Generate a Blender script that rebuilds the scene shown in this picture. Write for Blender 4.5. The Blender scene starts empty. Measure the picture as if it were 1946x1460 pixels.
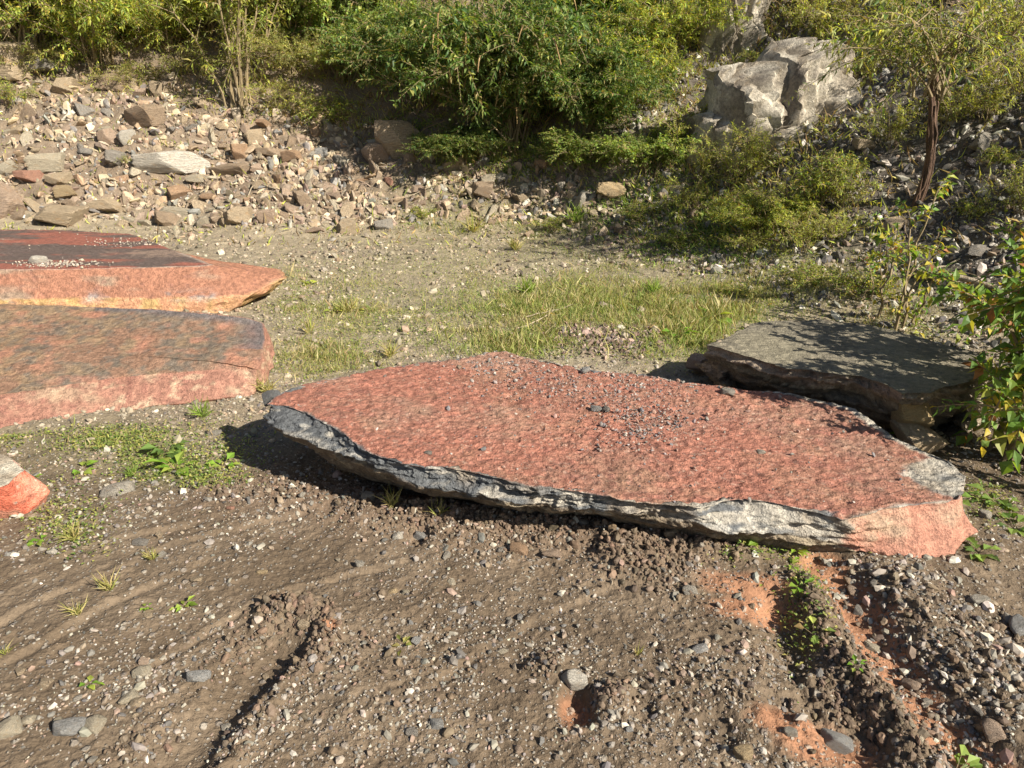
import bpy, math, random
import numpy as np
from mathutils import Vector, Matrix, Euler
R = math.radians
rnd = random.Random(11)
rs = np.random.RandomState(5)
sc = bpy.context.scene
COL = sc.collection

# ------------------------------------------------------------------ camera, world, sun, exposure
CAMH, PITCH, FPX = 1.6, R(22), 1415.0
cd = bpy.data.cameras.new('camera'); cam = bpy.data.objects.new('camera', cd); COL.objects.link(cam)
cam.location = (0, 0, CAMH); cam.rotation_euler = (R(90) - PITCH, 0, 0)
cd.sensor_width = 36; cd.lens = 36 * FPX / 1946; cd.clip_start = .05; cd.clip_end = 400
sc.camera = cam
SUN_EL, SUN_AZ = R(35), R(-38)          # azimuth measured from +x towards +y
sun_dir = Vector((math.cos(SUN_EL) * math.cos(SUN_AZ), math.cos(SUN_EL) * math.sin(SUN_AZ), math.sin(SUN_EL)))
w = bpy.data.worlds.new('World'); sc.world = w; w.use_nodes = True
nt = w.node_tree; bg = nt.nodes['Background']
sky = nt.nodes.new('ShaderNodeTexSky'); sky.sky_type = 'NISHITA'; sky.sun_disc = False
sky.sun_elevation = SUN_EL; sky.sun_rotation = R(90) - SUN_AZ
nt.links.new(sky.outputs[0], bg.inputs[0]); bg.inputs[1].default_value = .05
ld = bpy.data.lights.new('sun', 'SUN'); sun = bpy.data.objects.new('sun', ld); COL.objects.link(sun)
ld.energy = 5.0; ld.angle = R(.5); ld.color = (1, .93, .80)
sun.rotation_euler = sun_dir.to_track_quat('Z', 'Y').to_euler(); sun.location = (20, -10, 20)
sc.view_settings.view_transform = 'Standard'; sc.view_settings.look = 'None'
sc.view_settings.exposure = 1.0; sc.view_settings.gamma = 1
sc.cycles.max_bounces = 5; sc.cycles.diffuse_bounces = 2; sc.cycles.glossy_bounces = 2
sc.cycles.transmission_bounces = 3; sc.cycles.transparent_max_bounces = 4

# ------------------------------------------------------------------ noise
TAB = np.random.RandomState(3).rand(64, 64, 64).astype(np.float32) * 2 - 1
def vn(x, y, z=0.0):
    x = np.asarray(x, float); y = np.asarray(y, float); z = np.zeros_like(x) + z
    xi = np.floor(x).astype(int); yi = np.floor(y).astype(int); zi = np.floor(z).astype(int)
    fx, fy, fz = x - xi, y - yi, z - zi
    fx = fx * fx * (3 - 2 * fx); fy = fy * fy * (3 - 2 * fy); fz = fz * fz * (3 - 2 * fz)
    x0, x1, y0, y1, z0, z1 = xi & 63, (xi + 1) & 63, yi & 63, (yi + 1) & 63, zi & 63, (zi + 1) & 63
    a = TAB[x0, y0, z0] * (1 - fx) + TAB[x1, y0, z0] * fx
    b = TAB[x0, y1, z0] * (1 - fx) + TAB[x1, y1, z0] * fx
    c = TAB[x0, y0, z1] * (1 - fx) + TAB[x1, y0, z1] * fx
    d = TAB[x0, y1, z1] * (1 - fx) + TAB[x1, y1, z1] * fx
    return (a * (1 - fy) + b * fy) * (1 - fz) + (c * (1 - fy) + d * fy) * fz
def fbm(x, y, z=0.0, o=4, g=.5):
    s = 0; a = 1; t = 0; f = 1
    for i in range(o):
        s = s + a * vn(np.asarray(x) * f + 17.3 * i, np.asarray(y) * f + 5.1 * i, np.asarray(z) * f + 3.7 * i); t += a; a *= g; f *= 2.03
    return s / t
def ledge(q):            # broken, step-like version of a smooth field
    f = np.floor(q); r_ = q - f; t = np.clip((r_ - .72) / .28, 0, 1); return f + t * t * (3 - 2 * t)
def sstep(a, b, x):
    t = np.clip((x - a) / (b - a), 0, 1); return t * t * (3 - 2 * t)

# ------------------------------------------------------------------ pixel of the photo -> place
def rays(px, py):
    px = np.asarray(px, float); py = np.asarray(py, float)
    cx = (px - 973) / FPX; cy = -(py - 730) / FPX
    return cx, cy * math.sin(PITCH) + math.cos(PITCH), cy * math.cos(PITCH) - math.sin(PITCH)
def P(px, py, z=0.0):
    dx, dy, dz = rays(px, py); t = (z - CAMH) / dz
    return Vector((float(dx * t), float(dy * t), z))
def PXY(l): return [(P(a, b)[0], P(a, b)[1]) for a, b in l]

def segdist(x, y, pts):
    """distance to a polyline, side (+ on its left) and parameter 0..1"""
    best = np.full(np.shape(x), 1e9); side = np.zeros(np.shape(x)); par = np.zeros(np.shape(x)); n = len(pts) - 1
    for i in range(n):
        ax, ay = pts[i]; bx, by = pts[i + 1]; ux, uy = bx - ax, by - ay; L2 = ux * ux + uy * uy
        t = np.clip(((x - ax) * ux + (y - ay) * uy) / L2, 0, 1)
        qx, qy = x - ax - t * ux, y - ay - t * uy; d = np.hypot(qx, qy)
        m = d < best; best = np.where(m, d, best); side = np.where(m, np.sign(ux * (y - ay) - uy * (x - ax)), side); par = np.where(m, (i + t) / n, par)
    return best, side, par

TOE = [(-60, 4), (-14, 7.4), (-8, 8.2), (-6, 8.6), (-2, 8.75), (0, 8.5), (.9, 8.0), (1.8, 7.1), (2.7, 6.0), (3.1, 4.9), (3.6, 3.9), (5, 3.3), (9, 2.6), (30, -4), (60, -18)]
def Hc(x, y):
    d, sd, par = segdist(x, y, TOE); s = d * np.where(sd >= 0, 1, -1)
    s = s + .25 * vn(np.asarray(x) * .7, np.asarray(y) * .7, 9)
    k = .30
    def ramp(q): return np.where(q > 6 * k, q, k * np.log1p(np.exp(np.clip(q, -20, 6 * k) / k)))
    z = .66 * ramp(s) + .42 * ramp(s - 2.6) - .35 * ramp(s - 14)
    z = z * (1 - .5 * sstep(3.8, 8, x))
    return z + .16 * sstep(.1, 2.5, s) * vn(np.asarray(x) * .9 + 4, np.asarray(y) * .9, 2) * 1.4, s

# mud features, traced on the ground in front of the slab
CH1 = PXY([(250, 1560), (370, 1425), (470, 1310), (575, 1190)])       # smooth wheel channel
RG1 = PXY([(330, 1580), (425, 1450), (525, 1320), (625, 1215)])       # ridge right of it
RG2 = PXY([(180, 1500), (330, 1360), (450, 1240), (545, 1150)])       # clods left of it
CL1 = PXY([(515, 1155), (560, 1150), (600, 1165), (625, 1195)])
CH3 = PXY([(1560, 1085), (1625, 1140), (1690, 1250), (1770, 1360), (1900, 1500)])   # orange clay gully
GM3 = PXY([(1700, 1120), (1790, 1210), (1890, 1330), (1990, 1440)])   # gravel bank right of it
RG3 = PXY([(1530, 1120), (1560, 1200), (1640, 1300), (1720, 1390), (1800, 1480)])   # bank left of it
CH4 = PXY([(1485, 1150), (1500, 1240), (1530, 1330)])                 # shaded hollow
BRM = PXY([(420, 925), (560, 935), (700, 960), (850, 985), (1000, 1005), (1150, 1025), (1300, 1050)])
SB = PXY([(700, 965), (850, 975), (1000, 990), (1200, 1020), (1400, 1050)])
TRK = [PXY([(0, 1180), (150, 1110), (330, 1030), (600, 960)]), PXY([(0, 1260), (200, 1150), (400, 1060)]),
       PXY([(300, 1250), (520, 1120), (760, 1060)]), PXY([(820, 1300), (1000, 1180), (1150, 1120)]), PXY([(40, 1080), (200, 1030), (400, 980)])]
PITS = [((1095, 1335), .065, .045), ((1215, 1350), .04, .018), ((1605, 1362), .12, .06), ((1480, 1350), .06, .02), ((1360, 1385), .05, .015), ((620, 968), .04, .018), ((980, 1250), .04, .012), ((790, 1012), .06, .03), ((800, 905), .2, .03)]
LUMPS = [((1045, 1262), .05, .03), ((1170, 1060), .09, .05), ((1165, 1330), .05, .03), ((1660, 1345), .05, .05), ((1560, 1320), .09, .06), ((560, 1160), .05, .035), ((1260, 1090), .12, .03), ((700, 1250), .3, .02), ((1400, 1290), .25, .03)]
CLAY = [((1420, 1115), .17, .07), ((1420, 1160), .18, .08), ((1090, 1345), .05, .10), ((1480, 1375), .12, .07), ((1580, 1420), .17, .09), ((880, 975), .1, .03), ((1650, 1170), .10, .07), ((800, 930), .22, .05), ((1290, 1030), .08, .03), ((620, 1205), .04, .03)]
def H(x, y):
    x = np.asarray(x, float); y = np.asarray(y, float)
    z, s = Hc(x, y)
    near = sstep(-.2, .8, s)
    z = z + (.05 * near) * fbm(x * 3, y * 3, 1, 3) + .035 * (1 - near) * fbm(x * .8, y * .8, 6, 2)
    z = z + (.006 + .03 * near) * fbm(x * 13, y * 13, 2, 3, .6)
    z = z + sstep(3.2, 4.4, y) * (1 - near) * (.010 * fbm(x * 9, y * 9, 12, 3, .6) + .006 * fbm(x * 34, y * 34, 13, 2))
    m = (y < 4.2) & (s < .5) & (y > -1) & (np.abs(x) < 4)
    if m.any():
        X, Y = x[m], y[m]; Z = z[m].copy()
        wob = .03 * fbm(X * 7, Y * 7, 4, 2)
        def g(pl, wd):
            d, sd, pr = segdist(X, Y, pl); return np.exp(-((d + wob) / wd) ** 2), d, sd, pr
        cl2 = np.clip(np.abs(fbm(X * 24 + .5 * fbm(X * 30, Y * 30, 1, 2), Y * 24, 8, 4, .66)) * 3.0 - .1, 0, 1) ** .7
        Z += .010 * fbm(X * 4, Y * 4, 5, 2) + .0035 * fbm(X * 50, Y * 50, 5, 2)
        flat = 1 - np.maximum(g(CH1, .09)[0], g(CH3, .07)[0])
        Z += flat * .0045 * (cl2 - .4)
        a = g(CH1, .12); Z -= .034 * a[0] * sstep(1.0, .9, a[3])
        a = g(RG1, .045); Z += a[0] * (.024 + .012 * cl2)
        a = g(RG2, .05); Z += a[0] * (.004 + .010 * cl2)
        a = g(CL1, .05); Z += a[0] * (.012 + .014 * cl2)
        a = g(CH3, .085); Z -= .05 * a[0] * (1 + .5 * fbm(X * 9, Y * 9, 3, 2))
        a = g(GM3, .17); Z += .04 * a[0] + .008 * a[0] * cl2
        a = g(RG3, .06); Z += a[0] * (.028 + .012 * cl2)
        a = g(CH4, .075); Z -= .06 * a[0]
        a = g(BRM, .13); Z += a[0] * (.014 + .016 * cl2 * sstep(.15, .6, vn(X * 5, Y * 5, 2) * .5 + .6))
        a = g(SB, .09); Z += a[0] * (.018 + .012 * cl2)
        for t in TRK:
            d, sd, pr = segdist(X, Y, t); q = (d * sd + wob * .6) / .022; Z += .016 * q * np.exp(-q * q) * (1 + .5 * vn(X * 9, Y * 9))
        for (p, r_, h_) in PITS:
            c = P(*p); d = np.hypot(X - c.x, (Y - c.y) * .75) + wob * .6; Z -= h_ * sstep(r_ * 1.15, r_ * .45, d)
        for (p, r_, h_) in LUMPS:
            c = P(*p); d = np.hypot(X - c.x, Y - c.y); Z += h_ * np.exp(-(d / r_) ** 2) * (.75 + .25 * cl2)
        # parallel streaks left by wheels on the left foreground
        st = vn((X * .55 + Y * .83) * 1.2, (X * .83 - Y * .55) * 26, 7); Z += .0028 * st * sstep(.6, -.4, X)
        z[m] = Z
    return z
def h1(x, y): return float(H(np.array([x]), np.array([y]))[0])
# coarse depth map for dropping things where the photo shows them
GX, GY = np.meshgrid(np.linspace(-300, 2250, 205), np.linspace(-150, 1560, 138))
_d = rays(GX, GY); TT = np.full(GX.shape, 60.0); done = np.zeros(GX.shape, bool); pt = .8
for t in np.geomspace(.8, 60, 260):
    hit = (~done) & (CAMH + _d[2] * t < Hc(_d[0] * t, _d[1] * t)[0])
    TT[hit] = (t + pt) / 2; done |= hit; pt = t
def cast(px, py):
    px = np.asarray(px, float); py = np.asarray(py, float)
    u = np.clip((px + 300) / 2550 * 204, 0, 203.999); v = np.clip((py + 150) / 1710 * 137, 0, 136.999)
    i = u.astype(int); j = v.astype(int); fu = u - i; fv = v - j
    t = (TT[j, i] * (1 - fu) + TT[j, i + 1] * fu) * (1 - fv) + (TT[j + 1, i] * (1 - fu) + TT[j + 1, i + 1] * fu) * fv
    d = rays(px, py); return d[0] * t, d[1] * t
def G(px, py):
    x, y = cast([px], [py]); x = float(x[0]); y = float(y[0]); return Vector((x, y, h1(x, y)))
def pxm(p): return (p - cam.location).length / FPX     # metres per photo pixel there

# ------------------------------------------------------------------ mesh helpers
def mk(name, V, T, mat, cols=None, parent=None, smooth=False, mesh_only=False):
    V = np.asarray(V, np.float32); T = np.asarray(T, np.int32)
    me = bpy.data.meshes.new(name); me.vertices.add(len(V)); me.vertices.foreach_set('co', V.ravel())
    k = T.shape[1]; me.loops.add(T.size); me.loops.foreach_set('vertex_index', T.ravel())
    me.polygons.add(len(T)); me.polygons.foreach_set('loop_start', np.arange(0, T.size, k, dtype=np.int32))
    me.update(calc_edges=True)
    if cols is not None:
        c = np.ones((len(V), 4), np.float32); c[:, :3] = cols
        a = me.color_attributes.new('Col', 'FLOAT_COLOR', 'POINT'); a.data.foreach_set('color', c.ravel())
    me.polygons.foreach_set('use_smooth', np.full(len(T), smooth))
    me.materials.append(mat)
    if mesh_only: return me
    return link(name, me, parent)
def link(name, data, parent=None):
    o = bpy.data.objects.new(name, data); COL.objects.link(o); o.parent = parent; return o
def tag(o, label=None, cat=None, group=None, kind=None):
    if label: o['label'] = label
    if cat: o['category'] = cat
    if group: o['group'] = group
    if kind: o['kind'] = kind
    return o
def tubes(paths):
    """paths: list of (points (k,3), r0, r1, sides)"""
    V = []; T = []; n = 0
    for pts, r0, r1, sd in paths:
        pts = np.asarray(pts, float); k = len(pts); tg = np.gradient(pts, axis=0); tg /= np.linalg.norm(tg, axis=1)[:, None] + 1e-9
        ref = np.array([0, 0, 1.0]) if abs(tg[0, 2]) < .9 else np.array([1.0, 0, 0])
        a = np.cross(tg, ref); a /= np.linalg.norm(a, axis=1)[:, None] + 1e-9; b = np.cross(tg, a)
        th = np.arange(sd) * 2 * math.pi / sd; r = np.linspace(r0, r1, k)
        ring = pts[:, None] + r[:, None, None] * (a[:, None] * np.cos(th)[None, :, None] + b[:, None] * np.sin(th)[None, :, None])
        V.append(ring.reshape(-1, 3))
        i = np.arange(k - 1)[:, None] * sd; j = np.arange(sd)[None]; j2 = (j + 1) % sd
        q = np.stack([i + j, i + j2, i + sd + j2, i + sd + j], -1).reshape(-1, 4) + n
        T.append(q); n += k * sd
    return np.concatenate(V), np.concatenate(T)
def leaves(B, D, U, L, W, col, fold=.25, droop=.25):
    """B base, D direction, U up-ish side; L length, W half width; 5 vertices, 4 triangles each"""
    n = len(B); D = D / (np.linalg.norm(D, axis=1)[:, None] + 1e-9); S = np.cross(D, U); S /= np.linalg.norm(S, axis=1)[:, None] + 1e-9
    N = np.cross(S, D); L = np.asarray(L)[:, None]; W = np.asarray(W)[:, None]
    m = B + D * L * .45
    v = np.stack([B, m + S * W + N * W * fold, m - S * W + N * W * fold, m - N * L * .02, B + D * L - N * L * droop], 1)
    f = np.array([[0, 3, 1], [0, 2, 3], [1, 3, 4], [3, 2, 4]])
    T = (np.arange(n)[:, None, None] * 5 + f[None]).reshape(-1, 3)
    c = np.repeat(col, 5, axis=0)
    return v.reshape(-1, 3), T, c
def cat(parts):
    V = []; T = []; C = []; n = 0
    for v, t, c in parts:
        V.append(v); T.append(t + n); C.append(c); n += len(v)
    return np.concatenate(V), np.concatenate(T), np.concatenate(C)
def pick(rng, n, palette, weights, var=.18, hue=.025):
    p = np.array(palette); w_ = np.array(weights, float); w_ /= w_.sum()
    c = p[rng.choice(len(p), n, p=w_)]
    return np.clip(c * (1 + var * rng.randn(n, 1)) * (1 + hue * rng.randn(n, 3)), .01, .9)

# ------------------------------------------------------------------ materials
class NT:
    def __init__(s, name):
        s.m = bpy.data.materials.new(name); s.m.use_nodes = True; s.t = s.m.node_tree
        s.b = s.t.nodes['Principled BSDF']; s.out = s.t.nodes['Material Output']
    def n(s, ty, **kw):
        nd = s.t.nodes.new('ShaderNode' + ty)
        for k, v in kw.items():
            if k in ('ins',):
                for a, b in v.items(): nd.inputs[a].default_value = b
            else: setattr(nd, k, v)
        return nd
    def l(s, a, b): s.t.links.new(a, b)
    def ramp(s, fac, stops):
        r = s.n('ValToRGB'); e = r.color_ramp.elements
        while len(e) < len(stops): e.new(.5)
        for i, (p, c) in enumerate(stops):
            e[i].position = p; e[i].color = (c, c, c, 1) if isinstance(c, (int, float)) else (*c, 1)
        s.l(fac, r.inputs[0]); return r.outputs[0]
    def mix(s, fac, a, b, mode='MIX'):
        x = s.n('MixRGB', blend_type=mode)
        for k, v in ((0, fac), (1, a), (2, b)):
            if isinstance(v, (int, float)): x.inputs[k].default_value = v if k == 0 else (v, v, v, 1)
            elif isinstance(v, tuple): x.inputs[k].default_value = (*v, 1)
            else: s.l(v, x.inputs[k])
        return x.outputs[0]
    def bump(s, chain):
        prev = None
        for h_, st, dist in chain:
            b = s.n('Bump', ins={'Strength': st, 'Distance': dist}); s.l(h_, b.inputs['Height'])
            if prev: s.l(prev, b.inputs['Normal'])
            prev = b.outputs[0]
        s.l(prev, s.b.inputs['Normal'])
def noise_(m, co, scale, det=4, rough=.6):
    n = m.n('TexNoise', ins={'Scale': scale, 'Detail': det, 'Roughness': rough}); m.l(co, n.inputs['Vector']); return n.outputs[0]

def ground_mat():
    m = NT('ground'); co = m.n('TexCoord').outputs['Object']; vc = m.n('VertexColor', layer_name='Col').outputs[0]
    n1 = noise_(m, co, 60, 4); n2 = noise_(m, co, 9, 5); n3 = noise_(m, co, 260, 2)
    vo = m.n('TexVoronoi', ins={'Scale': 75.0}); m.l(co, vo.inputs['Vector'])
    vo2 = m.n('TexVoronoi', ins={'Scale': 30.0}); m.l(co, vo2.inputs['Vector'])
    c = m.mix(1, vc, m.ramp(n1, [(.25, .72), (.75, 1.28)]), 'MULTIPLY')
    c = m.mix(1, c, m.ramp(n2, [(.3, .82), (.7, 1.18)]), 'MULTIPLY')
    # small grit: some cells are paler stones
    sep = m.n('SeparateColor'); m.l(vo.outputs['Color'], sep.inputs[0])
    grit = m.ramp(sep.outputs[0], [(.70, 0), (.74, 1)]); edge = m.ramp(vo.outputs['Distance'], [(.25, 1), (.42, 0)])
    gm = m.mix(1, grit, edge, 'MULTIPLY')
    gc = m.mix(sep.outputs[1], (.20, .17, .14), (.42, .38, .32))
    c = m.mix(m.mix(1, gm, .75, 'MULTIPLY'), c, gc)
    sep2 = m.n('SeparateColor'); m.l(vo2.outputs['Color'], sep2.inputs[0])
    g2 = m.mix(1, m.ramp(sep2.outputs[0], [(.86, 0), (.88, 1)]), m.ramp(vo2.outputs['Distance'], [(.25, 1), (.4, 0)]), 'MULTIPLY')
    c = m.mix(m.mix(1, g2, .7, 'MULTIPLY'), c, m.mix(sep2.outputs[1], (.18, .15, .13), (.4, .36, .3)))
    m.l(c, m.b.inputs['Base Color']); m.b.inputs['Roughness'].default_value = .8; m.b.inputs['Specular IOR Level'].default_value = .3
    m.bump([(n2, .5, .03), (n1, .8, .012), (gm, .8, .006), (g2, .7, .01), (n3, .5, .003)])
    return m.m
def vcol_rock_mat(name, bs=1.0, grain=(.75, 1.25), spec=.35, strata=0):
    m = NT(name); co = m.n('TexCoord').outputs['Object']; vc = m.n('VertexColor', layer_name='Col').outputs[0]
    n1 = noise_(m, co, 35, 5, .65); n2 = noise_(m, co, 140, 3); n3 = noise_(m, co, 8, 4)
    c = m.mix(1, vc, m.ramp(n1, [(.3, grain[0]), (.7, grain[1])]), 'MULTIPLY')
    c = m.mix(1, c, m.ramp(n2, [(.3, .8), (.7, 1.2)]), 'MULTIPLY')
    m.l(c, m.b.inputs['Base Color']); m.b.inputs['Roughness'].default_value = .62; m.b.inputs['Specular IOR Level'].default_value = spec
    m.bump([(n3, .35, .03), (n1, .7 * bs, .012), (n2, .6 * bs, .004)]); return m.m
def stone_mat(name):
    """stones tinted by their own object colour, layered like schist"""
    m = NT(name); co = m.n('TexCoord').outputs['Object']; oi = m.n('ObjectInfo')
    mp = m.n('Mapping', ins={'Scale': (1.2, 1.2, 7)}); m.l(co, mp.inputs[0])
    n1 = noise_(m, mp.outputs[0], 3, 5, .6); n2 = noise_(m, co, 14, 5, .7); n3 = noise_(m, co, 3, 3)
    c = m.mix(1, oi.outputs['Color'], m.ramp(n1, [(.3, .7), (.7, 1.25)]), 'MULTIPLY')
    c = m.mix(1, c, m.ramp(n2, [(.3, .75), (.7, 1.22)]), 'MULTIPLY')
    c = m.mix(m.ramp(n3, [(.55, 0), (.75, .55)]), c, m.mix(1, oi.outputs['Color'], (1.1, .85, .6), 'MULTIPLY'))
    m.l(c, m.b.inputs['Base Color']); m.b.inputs['Roughness'].default_value = .7; m.b.inputs['Specular IOR Level'].default_value = .3
    m.bump([(n1, .6, .06), (n2, .6, .03)]); return m.m
def vcol_mat(name, rough=.7, spec=.3, scale=40):
    m = NT(name); co = m.n('TexCoord').outputs['Object']; vc = m.n('VertexColor', layer_name='Col').outputs[0]
    n1 = noise_(m, co, scale, 4); c = m.mix(1, vc, m.ramp(n1, [(.3, .75), (.7, 1.25)]), 'MULTIPLY')
    m.l(c, m.b.inputs['Base Color']); m.b.inputs['Roughness'].default_value = rough; m.b.inputs['Specular IOR Level'].default_value = spec
    m.bump([(n1, .4, .005)]); return m.m
def leaf_mat(name, rough=.5, spec=.35, tr=.45):
    m = NT(name); vc = m.n('VertexColor', layer_name='Col').outputs[0]
    m.l(vc, m.b.inputs['Base Color']); m.b.inputs['Roughness'].default_value = rough; m.b.inputs['Specular IOR Level'].default_value = spec
    tl = m.n('BsdfTranslucent'); m.l(m.mix(1, vc, (1.5, 1.45, .5), 'MULTIPLY'), tl.inputs[0])
    mx = m.n('MixShader', ins={0: tr}); m.l(m.b.outputs[0], mx.inputs[1]); m.l(tl.outputs[0], mx.inputs[2]); m.l(mx.outputs[0], m.out.inputs[0])
    return m.m
def bark_mat(name, c0, c1, sc_=30):
    m = NT(name); co = m.n('TexCoord').outputs['Object']; mp = m.n('Mapping', ins={'Scale': (1, 1, .15)}); m.l(co, mp.inputs[0])
    n1 = noise_(m, mp.outputs[0], sc_, 5, .7); m.l(m.ramp(n1, [(.3, c0), (.7, c1)]), m.b.inputs['Base Color'])
    m.b.inputs['Roughness'].default_value = .8; m.bump([(n1, .9, .03)]); return m.m
M_GROUND = ground_mat(); M_SLAB = vcol_rock_mat('slab_rock', 1.5, grain=(.6, 1.4)); M_STONE = stone_mat('stone'); M_GRAVEL = vcol_mat('gravel')
M_LEAF = leaf_mat('leaf'); M_GRASS = leaf_mat('grass_blade', .6, .25, .35)
M_STEM = bark_mat('stem', (.16, .11, .06), (.34, .27, .15)); M_DRY = bark_mat('dry_wood', (.22, .17, .11), (.5, .42, .3))
M_BARK = bark_mat('red_bark', (.045, .026, .018), (.17, .095, .055), 30)

# ------------------------------------------------------------------ ground (one polar sheet, finest where it is looked at closely)
def inblob(x, y, p, rx, ry):
    c = P(*p); return np.exp(-(((x - c.x) / rx) ** 2 + ((y - c.y) / ry) ** 2))
VEG = [  # pixel blobs of low growth: px, py, rx, ry, weight
    (1100, 580, 230, 50, 1.5), (1350, 585, 130, 45, 1.2), (980, 655, 130, 32, 1.2), (700, 590, 170, 70, .5), (620, 680, 110, 35, .7), (1280, 640, 110, 40, 1.0),
    (870, 420, 110, 32, .8), (1050, 430, 110, 40, .6), (1150, 490, 200, 40, .6), (800, 500, 200, 50, .3), (1500, 540, 110, 50, .8), (560, 560, 60, 60, .5),
    (230, 850, 190, 45, .6), (330, 900, 110, 25, .7), (130, 990, 70, 50, .25), (1450, 1060, 130, 18, .15), (1530, 1160, 45, 80, .08), (1860, 960, 60, 50, .12), (1700, 640, 120, 60, .5), (40, 830, 60, 20, .4)]
def veg_weight(x, y):
    # back to pixels
    dz = -CAMH; fw = y * math.cos(PITCH) - (-CAMH) * 0 + CAMH * math.sin(PITCH); up = y * math.sin(PITCH) - CAMH * math.cos(PITCH)
    px = 973 + FPX * x / np.maximum(fw, .1); py = 730 - FPX * up / np.maximum(fw, .1)
    wv = np.zeros(np.shape(x))
    for a, b, rx, ry, k in VEG: wv = np.maximum(wv, min(k, 1) * np.exp(-(((px - a) / rx) ** 2 + ((py - b) / ry) ** 2)))
    return wv
th_f = np.arange(-43, 43.01, .18); th = np.concatenate([np.linspace(-180, -44, 46), th_f, np.linspace(44, 177, 45)]); th = R(90) - np.radians(th)
rr = np.concatenate([np.array([.25, .5]), np.geomspace(.7, 60, 1350), np.array([80, 120, 200])])
TH, RR = np.meshgrid(th, rr); X = (RR * np.cos(TH)).ravel(); Y = (RR * np.sin(TH)).ravel(); Z = H(X, Y)
_, S = Hc(X, Y)
mud = np.array([.130, .094, .061]); dust = np.array([.275, .225, .155]); talus = np.array([.20, .15, .105]); dark = np.array([.095, .08, .065]); clay = np.array([.32, .155, .085])
def lerp(a, b, t): return a * (1 - t[:, None]) + b * t[:, None]
n_a = fbm(X * 1.3, Y * 1.3, 3, 4); n_b = fbm(X * 6, Y * 6, 3, 4)
t_up = sstep(3.0, 4.4, Y + .55 * n_a + .25 * (X < -1))
C = lerp(np.tile(mud, (len(X), 1)), np.tile(dust, (len(X), 1)), t_up)
C = lerp(C, np.tile(np.array([.16, .120, .082]), (len(X), 1)), .6 * (1 - t_up) * sstep(-.2, .5, n_b))
C = lerp(C, np.tile(talus, (len(X), 1)), sstep(-.1, .5, S) * sstep(2.2, .6, X))
C = lerp(C, np.tile(dark, (len(X), 1)), sstep(0, .6, S) * sstep(.6, 2.4, X))
C = lerp(C, np.tile(np.array([.16, .12, .085]), (len(X), 1)), sstep(2.2, 3.4, S + n_a * .8) * sstep(1.6, 0, X))
cw = np.zeros(len(X)); nearm = (Y < 4) & (Y > 0)
for p, rx, ry in CLAY: cw[nearm] = np.maximum(cw[nearm], inblob(X[nearm], Y[nearm], p, rx, ry))
d, sd, pr = segdist(X[nearm], Y[nearm], CH3); cw[nearm] = np.maximum(cw[nearm], np.exp(-(d / .075) ** 2) * 1.3)
C = lerp(C, np.tile(clay, (len(X), 1)), sstep(.30, .75, cw + .45 * n_b) * .85)
d, sd, pr = segdist(X[nearm], Y[nearm], BRM); bw = np.zeros(len(X)); bw[nearm] = np.exp(-(d / .16) ** 2)
C = lerp(C, np.tile(np.array([.155, .105, .072]), (len(X), 1)), bw * .7)
vw = veg_weight(X, Y) * (S < .8); C = lerp(C, np.tile(np.array([.14, .15, .06]), (len(X), 1)), np.clip(vw, 0, 1) * .55)
n_c = fbm(X * 22, Y * 22, 14, 3, .6)
C *= (1 + .22 * n_b + .35 * n_c * sstep(3.2, 4.2, Y))[:, None]
nth, nr = len(th), len(rr)
i = np.arange(nr - 1)[:, None] * nth; j = np.arange(nth)[None]; j2 = (j + 1) % nth
Q = np.stack([i + j, i + nth + j, i + nth + j2, i + j2], -1).reshape(-1, 4)
Vg = np.stack([X, Y, Z], 1)
gr = mk('ground', Vg, Q[:, ::-1], M_GROUND, C, smooth=True)
# closing fan at the middle
bm_v = np.concatenate([[[0, 0, h1(0, 0)]], Vg[:nth]]); bm_t = np.array([[0, 1 + k, 1 + (k + 1) % nth] for k in range(nth)])[:, ::-1]
tag(gr, kind='structure')
gc_ = mk('ground', bm_v, bm_t, M_GROUND, np.tile(mud, (nth + 1, 1)), smooth=True, parent=gr)

# ------------------------------------------------------------------ rocks
def ico(level):
    import bmesh
    b = bmesh.new(); bmesh.ops.create_icosphere(b, subdivisions=level, radius=1); b.verts.ensure_lookup_table()
    V = np.array([v.co[:] for v in b.verts]); T = np.array([[v.index for v in f.verts] for f in b.faces]); b.free(); return V / np.linalg.norm(V, axis=1)[:, None], T
ICO = {k: ico(k) for k in (1, 2, 4, 5, 6)}
def rock(seed, level, planes=None, npl=11, k=26, rough=.05, dims=(1, 1, 1), nf=3.0):
    r_ = np.random.RandomState(seed); D, T = ICO[level]
    if planes is None:
        n = r_.randn(npl, 3); n /= np.linalg.norm(n, axis=1)[:, None]; dd = r_.uniform(.62, 1.0, npl)
        n = np.concatenate([n, np.eye(3), -np.eye(3)]); dd = np.concatenate([dd, r_.uniform(.85, 1.05, 6)])
    else:
        n = np.array([p[:3] for p in planes], float); n /= np.linalg.norm(n, axis=1)[:, None]; dd = np.array([p[3] for p in planes])
    inv = np.maximum(D @ n.T, 1e-3) / dd        # 1/radius for each plane
    m = (np.sum(inv ** k, axis=1)) ** (1.0 / k); V = D / m[:, None]
    if rough:
        q = V * nf + seed; V = V * (1 + rough * fbm(q[:, 0], q[:, 1], q[:, 2] * 2.5, 4, .6))[:, None]
    return V * np.array(dims), T
ROCKM = []
ROUNDM = []
for s_ in range(6):
    V, T = rock(160 + s_, 4, npl=9 + s_, rough=.06, k=16); ROUNDM.append(mk('stone', V, T, M_STONE, smooth=True, mesh_only=True))
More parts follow.
